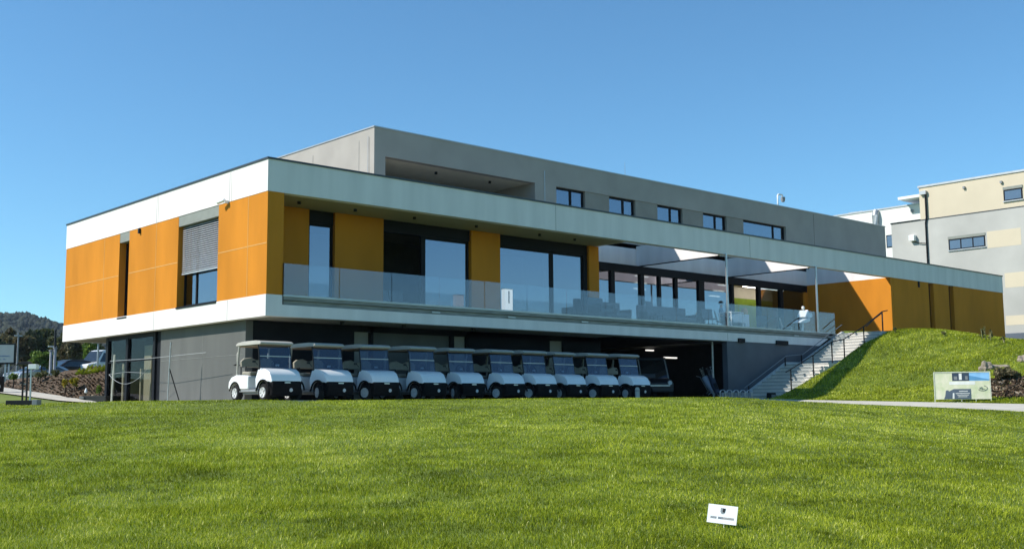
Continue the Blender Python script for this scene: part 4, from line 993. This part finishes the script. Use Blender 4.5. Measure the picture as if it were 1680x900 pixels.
# posts beyond the car park
for (px, y0, y1, v, r_, nm) in ((83, 576, 600, 64, .08, 'left one of two short pale posts behind the bright bush'), (89.5, 572, 600, 64, .08, 'right one of two short pale posts behind the bright bush')):
    p = at(px, y1, v); q = at(px, y0, v); o = thing('post', nm, 'post', p, 0, 'pale posts beyond the car park'); MB().tube([(0, 0, -.5), (0, 0, q[2]-p[2])], r_, 10).build('shaft', mat('pale_post', (.42, .42, .44), .7), o, smooth=True); MB().lathe([(0, 0), (r_+.04, 0), (r_+.04, .08), (0, .1)], (0, 0, q[2]-p[2])).build('cap', GREYP, o)
p = at(89, 600, 85); q = at(89, 541, 85); t = thing('utility_pole', 'dark slender pole in front of the trees left of the building', 'pole', p); MB().tube([(0, 0, -.5), (0, 0, q[2]-p[2])], [.13, .09], 8).build('shaft', BLACK, t, smooth=True); MB().box(-.5, .1, -.06, .06, (q[2]-p[2])*.52, (q[2]-p[2])*.52+.1).build('arm', STEEL, t)
p = at(28, 600, 90); q = at(28, 546, 90); t = thing('utility_pole', 'pale slender pole in front of the trees right of the billboard', 'pole', p); MB().tube([(0, 0, -.5), (0, 0, q[2]-p[2])], [.09, .06], 8).build('shaft', GREYP, t, smooth=True); MB().box(-.3, .3, -.05, .05, (q[2]-p[2])*.9, (q[2]-p[2])*.9+.1).build('arm', ALU, t)
p = at(160, 600, 68); q = at(160, 563, 68); t = thing('lamp_post', 'pale lamp post behind the white van under the slab', 'lamp post', p); MB().tube([(0, 0, -.5), (0, 0, q[2]-p[2])], .06, 8).build('shaft', ALU, t, smooth=True); MB().box(-.35, .35, -.1, .1, (q[2]-p[2]), (q[2]-p[2])+.12).build('head', GREYP, t)

# ------------------------------------------------------------------ forested hill, far left
HILL = attr_mat('forest', .95, [(0, (.007, .011, .009)), (.5, (.015, .022, .014)), (1, (.034, .042, .024))])
ts = np.linspace(-1.3, 1.2, 420); vs = np.linspace(420, 1000, 50)
Tm, Vm = np.meshgrid(ts, vs); pxs = 840+Tm*F
ridge = np.interp(pxs, [-1600, -400, -100, 0, 40, 60, 80, 100, 130, 300, 800, 2400], [496, 516, 531, 535, 536, 541, 547, 554, 564, 592, 608, 615])
zr = CAM[2]+(667-(pxs-840)*.008-ridge)/F*1000
fz = ss(420, 980, Vm); Xh, Yh = xy(Tm, Vm)
Zh = -3.6+(zr+3.6)*fz + vnoise(Xh, Yh, 70, 31)*10*fz*(1-fz)
idx = np.arange(Tm.size).reshape(Tm.shape)
Fq = np.stack([idx[:-1, :-1], idx[:-1, 1:], idx[1:, 1:], idx[1:, :-1]], -1).reshape(-1, 4)
o = npmesh('hills', np.stack([Xh, Yh, Zh], -1).reshape(-1, 3), Fq, HILL, vnoise(Xh, Yh, 25, 33).ravel(), per=4); tag(o, kind='structure')
o.data.polygons.foreach_set('use_smooth', [True]*len(o.data.polygons))
n = 5200; tt = rng.uniform(-.62, -.36, n); vv = 560+440*rng.random(n)**.8; x, y = xy(tt, vv)
zz = CAM[2]+(667-(tt*F)*.008-np.interp(840+tt*F, [-1600, -400, -100, 0, 40, 60, 80, 100, 130, 300], [496, 516, 531, 535, 536, 541, 547, 554, 564, 592]))/F*1000
fz = ss(420, 980, vv); zz = -3.6+(zz+3.6)*fz + vnoise(x, y, 70, 31)*10*fz*(1-fz)
ang = np.linspace(0, 2*pi, 7)[:-1]; prof = [(-.2, .8), (.35, 1.0), (.78, .72), (1.0, .0)]
Hh = rng.uniform(4, 8.0, n); Rr = Hh*rng.uniform(.36, .55, n)
V = []; 
base = []
for (zh, rr_) in prof[:3]:
    for a in ang: base.append((cos(a)*rr_, sin(a)*rr_, zh))
base.append((0, 0, 1.0)); base = np.array(base)
Vt = base[None]*np.stack([Rr, Rr, Hh], -1)[:, None, :]*(1+rng.normal(0, .13, (n, len(base), 3))) + np.stack([x, y, zz], -1)[:, None, :]
fs = []
for L_ in range(2):
    for k in range(6): fs += [(L_*6+k, L_*6+(k+1) % 6, (L_+1)*6+(k+1) % 6), (L_*6+k, (L_+1)*6+(k+1) % 6, (L_+1)*6+k)]
for k in range(6): fs.append((12+k, 12+(k+1) % 6, 18))
fs = np.array(fs); Fh = (fs[None]+(np.arange(n)*len(base))[:, None, None]).reshape(-1, 3)
o = npmesh('forest', Vt.reshape(-1, 3), Fh, HILL, np.repeat(rng.random(n), len(base))); tag(o, 'dark forest covering the distant hill on the left', 'forest', kind='stuff')

# ------------------------------------------------------------------ neighbouring buildings on the right
NX = 70.0
def nb(px, py, X_=NX): q = onp(px, py, 'x', X_); return q[1], q[2]
ZG = -1.0
apt = thing('apartment_block', 'cream and pale grey apartment block beyond the right end of the building', 'building', (0, 0, 0))
PALE = mat('patchy_grey_plaster', (.43, .42, .39), .9, .13, .25, bump=.15, bscale=30); CRM = mat('cream_plaster', (.58, .50, .37), .85, .04, .5)
yL, z1 = nb(1462, 368); yC, zc_ = nb(1510, 362); _, zt = nb(1510, 308); yR = -14
_, zc_ = nb(1600, 350); 
MB().box(NX, NX+14, yR, yL, -3, z1).build('lower_wall', PALE, apt)
MB().box(NX+.02, NX+14, yR, yC, z1+.003, zt).build('upper_wall', CRM, apt)
MB().box(NX-.06, NX+14, yR, yC+.08, zt, zt+.16).build('roof_coping', ALU, apt)
MB().box(NX-.05, NX+.3, yC, yL+.05, z1, z1+.10).build('ledge_coping', FRAME, apt)
MB().box(NX-.02, NX+.3, yR, yC, z1-.03, z1+.05).build('floor_line', COPE, apt)
def awin(p0, p1, mull, nm='window', box=.18):
    (ya, za), (yb, zb) = nb(*p0), nb(*p1)
    y0_, y1_, z0_, z1_ = min(ya, yb), max(ya, yb), min(za, zb), max(za, zb)
    fr = MB(); w_ = .10
    fr.box(NX-.02, NX+.02, y0_, y1_, z0_, z0_+w_); fr.box(NX-.02, NX+.02, y0_, y1_, z1_-w_, z1_); fr.box(NX-.02, NX+.02, y0_, y0_+w_, z0_+w_, z1_-w_); fr.box(NX-.02, NX+.02, y1_-w_, y1_, z0_+w_, z1_-w_)
    for m_ in mull: q = y0_+(y1_-y0_)*m_; fr.box(NX-.02, NX+.02, q-.05, q+.05, z0_+w_, z1_-w_)
    o = fr.build(nm, FRAME, apt); MB().box(NX-.012, NX-.004, y0_+w_, y1_-w_, z0_+w_, z1_-w_).build('pane', mat('apt_pane', (.09, .13, .19), .05, .05, spec=1.0), o)
    MB().box(NX-.05, NX+.02, y0_-.03, y1_+.03, z1_+.002, z1_+.22).build('blind_box', BOXG, apt); MB().box(NX-.10, NX+.02, y0_-.05, y1_+.05, z0_-.08, z0_-.002).build('sill', ALU, apt)
awin((1556, 393), (1617, 404), (.33, .66)); awin((1646, 312), (1678, 326), ()); awin((1697, 376), (1755, 392), (.5,))
for (p0, p1) in (((1619, 380), (1676, 401)), ((1648, 448), (1685, 469)), ((1650, 518), (1760, 527))):
    (ya, za), (yb, zb) = nb(*p0), nb(*p1); MB().box(NX-.006, NX+.01, min(ya, yb), max(ya, yb), min(za, zb), max(za, zb)).build('cream_patch', CRM, apt)
(ya, za), (yb, zb) = nb(1650, 547), nb(1760, 575); MB().box(NX-.15, NX+.01, min(ya, yb), yb+9, -3, max(za, zb)).build('dark_base', mat('slate_base', (.08, .10, .13), .7), apt)
yp, zp_ = nb(1519, 318); _, zq = nb(1519, 437)
_, zm = nb(1519, 358)
MB().tube([(NX-.1, yp, zp_), (NX-.1, yp, zm)], .08, 8).build('downpipe', FRAME, apt, smooth=True); MB().tube([(NX-.1, yp+.02, zm), (NX-.1, yp+.1, zm-.4), (NX-.1, yp+.1, zq-4)], .07, 8).build('lower_downpipe', FRAME, apt, smooth=True)
MB().box(NX-.25, NX, yp-.1, yp+.45, zp_-.05, zp_+.25).build('rain_hopper', ALU, apt)
y_, z_ = nb(1499, 391); MB().box(NX-.4, NX, y_-.25, y_+.25, z_-.25, z_+.25).build('wall_box', WPAINT, apt, bevel=.05); MB().tube([(NX-.15, y_, z_-.3), (NX-.15, y_-.8, z_-.5), (NX-.1, yp+.1, z_-.55)], .04, 6).build('cable', BLACK, apt)
for q in ((1643, 299), (1582, 308)): y_, z_ = nb(*q); MB().box(NX-.15, NX, y_-.08, y_+.08, z_-.1, z_+.1).build('wall_spotlight', GREYP, apt)
# rear white block
WX = 92.0
def wb(px, py): q = onp(px, py, 'x', WX); return q[1], q[2]
wh = thing('white_apartment_block', 'white apartment block behind the grey upper storey with a thin roof canopy', 'building', (0, 0, 0))
y0_, z0_ = wb(1362, 353); y1_, z1_ = wb(1560, 328); _, zt2 = wb(1440, 345)
MB().box(WX, WX+12, y1_, y0_, -3, zt2).build('wall', mat('white_plaster', (.74, .73, .69), .85, .03, .3), wh)
MB().box(WX-.08, WX+12, y1_-.05, y0_+.05, zt2, zt2+.15).build('coping', ALU, wh)
ya, za = wb(1485, 331); yb, zb = wb(1530, 324); MB().box(WX-1.5, WX+6, yb, ya, zb, zb+.28).build('roof_canopy', WPAINT, wh)
ya, za = wb(1454, 386); yb, zb = wb(1476, 404); o = MB().box(WX-.03, WX+.02, min(ya, yb), max(ya, yb), min(za, zb), max(za, zb)).build('window', FRAME, wh); MB().box(WX-.045, WX-.032, min(ya, yb)+.1, max(ya, yb)-.1, min(za, zb)+.1, max(za, zb)-.1).build('pane', bpy.data.materials['apt_pane'], o)
ya, za = wb(1438, 345); MB().tube([(WX-.35, ya, za-3.0), (WX-.35, ya, za-.6), (WX-.1, ya, za-.1)], .35, 12).build('vent_pipe', ALU, wh, smooth=True)
ya, za = wb(1497, 346); MB().box(WX-.2, WX, ya-.12, ya+.12, za-.15, za+.15).build('wall_spotlight', GREYP, wh)
for px in (1380, 1388, 1395): ya, za = wb(px, 349); MB().box(WX+2, WX+2.5, ya-.3, ya+.3, zt2+.15, zt2+.6).build('roof_vent', ALU, wh)

# ------------------------------------------------------------------ advertising board on the grass
pc = at(1580, 659, 39.3); zt_ = float(terrain(pc[0], pc[1]))
bd = thing('advertising_board', 'framed advertising board with a map, dark text box and blue picture, standing beside the path', 'sign', (pc[0], pc[1], at(1580, 660, 39.3)[2]), -YAW-.33)
bd.scale = (.93, 1, 1)
BW, BH0, BH1 = 1.0, .12, 1.08
fr = MB(); fr.box(-BW, -BW+.03, -.02, .02, 0, BH1); fr.box(BW-.03, BW, -.02, .02, 0, BH1); fr.box(-BW+.03, BW-.03, -.02, .02, BH1-.03, BH1); fr.box(-BW+.03, BW-.03, -.02, .02, .0, .025)
for a in (-.05, .45): fr.box(a, a+.02, -.02, .02, .025, BH0-.004)
fr.build('frame', mat('pale_sign_frame', (.62, .64, .52), .5), bd)
MAPM = mat('map_print', (.80, .75, .58), .55, .1, 3.2, c2=(.58, .63, .38), detail=3)
MB().box(-BW+.035, BW-.035, -.006, .006, BH0, BH1-.034).build('map_panel', MAPM, bd)
def pl(x0, x1, z0, z1, m, n_, d=.010): MB().box(x0, x1, -d, -.0065, z0, z1).build(n_, m, bd)
NAVY = mat('navy_print', (.035, .055, .09), .5); SKYB = mat('blue_print', (.25, .50, .78), .5); WPR = mat('white_print', (.80, .80, .75), .5); MIDB = mat('mid_blue_print', (.10, .28, .5), .5); SLATE = mat('slate_print', (.09, .12, .16), .5)
pl(-.34, .26, .76, 1.04, NAVY, 'dark_photo'); pl(.262, .96, .76, 1.04, SKYB, 'sky_photo')
MB().prism([(.262, .84), (.262, .94), (.5, .90), (.75, .84), (.96, .80), (.96, .78), (.262, .78)], -.013, -.0105, 'y').build('hill_picture', MIDB, bd)
for a, b_, c_ in ((-.28, -.16, .12), (-.10, .0, .22), (.12, .21, .13)): pl(a, b_, .80, .80+c_, WPR if c_ > .15 else GREYP, 'photo_detail', .013)
pl(-.45, .46, .63, .74, WPR, 'white_banner')
MB().prism([(-.66, BH0+.01), (-.62, .22), (-.58, .43), (-.50, .44), (-.47, .40), (-.30, .48), (.30, .48), (.30, BH0+.01)], -.011, -.0065, 'y').build('text_box', SLATE, bd)
MB().prism([(-.36, .14), (-.34, .34), (-.29, .34), (-.29, .14)], -.014, -.0115, 'y').build('white_bar', WPR, bd)
for k, (a, b_, zz_, hh) in enumerate(((-.12, .18, .385, .035), (-.24, .25, .31, .03), (-.19, .22, .255, .02), (-.16, .16, .20, .025))):
    tx = MB(); x_ = a
    while x_ < b_: w_ = random.uniform(.015, .03); tx.box(x_, min(b_, x_+w_), -.014, -.0115, zz_, zz_+hh*random.uniform(.8, 1)); x_ += w_+.006
    tx.build('lettering', WPR, bd)
el = MB(); el.tube([(.70+.17*cos(a), -.012, .50+.09*sin(a)) for a in np.linspace(-2.6, 1.2, 18)], .008, 5); el.build('oval_logo', NAVY, bd)
el = MB(); el.tube([(.60, -.012, .46), (.62, -.012, .53), (.64, -.012, .47), (.66, -.012, .53), (.70, -.012, .53), (.68, -.012, .45), (.74, -.012, .48), (.78, -.012, .46)], .006, 5); el.build('logo_script', NAVY, bd)

# ------------------------------------------------------------------ small white card sign on the lawn
pc = at(1183, 858, 9.75); zt_ = float(terrain(pc[0], pc[1]))
cs = thing('lawn_marker_sign', 'small tilted white card sign with a grey shield standing in the lawn', 'sign', (pc[0], pc[1], zt_), -YAW-.30)
cs.rotation_euler = (-.42, 0, -YAW-.30); cs.scale = (1.04, 1.04, 1.12)
ct = bpy.data.objects.new('card', None)
cw, ch = .122, .148; tl = radians(5.5)
def rot(xq, zq): return (xq*cos(tl)+zq*sin(tl), -xq*sin(tl)+zq*cos(tl))
def slab(pts, y0_, y1_, nm, m):
    MB().prism([(rot(a, b_)[0], rot(a, b_)[1]+.035) for a, b_ in pts], y0_, y1_, 'y').build(nm, m, cs)
slab([(-cw, 0), (cw, 0), (cw, ch), (-cw, ch)], 0, .004, 'card', mat('white_card', (.78, .78, .76), .5, .03))
slab([(-.018, .125), (-.018, .092), (-.008, .078), (.006, .076), (.018, .085), (.024, .122)], -.0015, -.0002, 'shield', mat('grey_shield', (.22, .25, .26), .5))
slab([(.0, .122), (.0, .09), (.018, .09), (.023, .120)], -.003, -.0017, 'shield_face', BLACK)
def word(x0, x1, m, nm):
    tx = MB(); xx = x0
    while xx < x1-.002:
        w_ = .0052
        for (a, b_, c_, d) in ((0, .0016, 0, .018), (.0030, .0044, 0, .018), (0, .0044, random.choice((0, .008, .016)), None)):
            d = c_+.0022 if d is None else d
            q = [rot(xx+a, .035+c_), rot(xx+b_, .035+c_), rot(xx+b_, .035+d), rot(xx+a, .035+d)]
            tx.prism([(e[0], e[1]+.035) for e in q], -.0012-random.random()*.0004, -.0002, 'y')
        xx += w_+.0022
    tx.build(nm, m, cs)
word(-.095, -.045, mat('grey_ink', (.25, .26, .26), .5), 'lettering'); word(-.032, .0, SLATE, 'lettering'); word(.004, .095, mat('warm_grey_ink', (.34, .30, .27), .5), 'lettering')
MB().tube([(.02, .008, -.02), (.02, .008, .10)], .003, 6).build('stake', WHT, cs)

# ------------------------------------------------------------------ mulch patch, rocks and bushes on the right bank
V = []; Fc = []; T = []
mp = []
for i in range(2600):
    a = random.random()*2*pi; r_ = sqrt(random.random()); x_ = MC[0]+1.45*r_*cos(a); y_ = MC[1]+1.65*r_*sin(a); z_ = float(terrain(x_, y_))+.03
    p = Vector((x_, y_, z_)); r2 = random.uniform(.03, .09); d = Vector((random.uniform(-1, 1), random.uniform(-1, 1), random.uniform(-.3, .5))).normalized()*r2; e = Vector((random.uniform(-1, 1), random.uniform(-1, 1), random.uniform(0, 1))).normalized()*r2*.6
    k_ = len(V); V += [p-d-e, p+d-e, p+d+e, p-d+e]; Fc.append([k_, k_+1, k_+2, k_+3]); T += [random.random()]*4
o = npmesh('mulch_patch', V, Fc, BARK, T, per=4); tag(o, 'brown bark mulch patch on the grassy bank right of the advertising board', 'mulch', kind='stuff')
STONE = mat('pale_stone', (.26, .22, .17), .85, .25, 6, bump=.6, bscale=15)
def rock(px, py, sx, sy, sz, label, seed):
    q = groundpt(px, py); r = random.Random(seed); t = thing('rock', label, 'rock', (q[0], q[1], q[2]), r.random()*3, 'rocks on the grassy bank')
    import bmesh
    b_ = bmesh.new(); bmesh.ops.create_icosphere(b_, subdivisions=3, radius=1)
    for v_ in b_.verts:
        k_ = 1+.18*sin(v_.co.x*5+seed)+.14*sin(v_.co.y*7+seed*2)+.10*sin(v_.co.z*9); v_.co = Vector((v_.co.x*sx*k_, v_.co.y*sy*k_, max(-.3, v_.co.z)*sz*k_))
    me = bpy.data.meshes.new('stone'); b_.to_mesh(me); b_.free(); me.materials.append(STONE); o = bpy.data.objects.new('stone', me); col.objects.link(o); o.parent = t
rock(1617, 606, .28, .25, .28, 'squarish pale rock left of the brown bush on the bank', 3); rock(1638, 602, .42, .2, .10, 'long flat pale rock lying above the brown bush', 5); rock(1678, 592, .25, .2, .2, 'white rock at the right picture edge', 8)
q = groundpt(1650, 622); vq = uv(q[0], q[1])[1]
tree(1647, 601, 625, vq, 46, 'brown', 'dense brown-green bush right of the advertising board', 81, 'bush', 'bush', n=2600, leaf=.07, trunk=False)
tree(1668, 610, 622, vq, 14, 'olive', 'small olive bush right of the brown bush', 82, 'bush', 'bush', n=500, leaf=.06, trunk=False)
for i, (px, py, hp, nm) in enumerate(((1612, 553, 14, 'leftmost dry weed stalk before the ochre wall'), (1617, 555, 20, 'tallest dry weed stalk before the ochre wall'), (1625, 556, 14, 'third dry weed stalk before the ochre wall'), (1468, 543, 6, 'leafy weed on the bank top at the corner of the ochre wall'), (1549, 548, 6, 'leafy weed on the bank top below the slot windows'), (1647, 560, 8, 'weed at the far right corner of the ochre wall'))):
    q = groundpt(px, py+3, 40, 60); v_ = uv(q[0], q[1])[1]; hh = hp/F*v_+.1; t = thing('weed', nm, 'plant', (q[0], q[1], q[2]), i, 'weeds along the ochre wall')
    sm_ = MB(); 
    for k in range(3): sm_.tube([(0, 0, 0), (.03*k-.03, .02, hh*.6), (.07*k-.07, .03, hh*(1-.15*k))], [.012, .009, .004], 5)
    sm_.build('stem', mat('dry_stem_%d' % i, (.30, .28, .14), .9), t)
    Vv, Ff, Tt = foliage(np.array([0, 0, hh*.6]), .14, .14, hh*.45, 60, .05, 6, 90+i); o = npmesh('leaves', Vv, Ff, LEAF['olive'], Tt, per=4); o.parent = t

# ------------------------------------------------------------------ haze
hz = MB().box(-1100, 1300, -60, 1100, -6, 130).build('haze', mat('haze_surface', (1, 1, 1)), None)
hm = bpy.data.materials.new('haze_air'); hm.use_nodes = True; hn = hm.node_tree; hn.nodes.clear()
ho = hn.nodes.new('ShaderNodeOutputMaterial'); pv = hn.nodes.new('ShaderNodeVolumePrincipled'); pv.inputs['Color'].default_value = (.75, .86, 1.0, 1); pv.inputs['Density'].default_value = .00010; pv.inputs['Anisotropy'].default_value = .3
hn.links.new(pv.outputs[0], ho.inputs['Volume']); hz.data.materials.clear(); hz.data.materials.append(hm); tag(hz, kind='stuff')
hz['label'] = 'thin blue air haze between the viewer and the distant hill'; hz['category'] = 'haze'
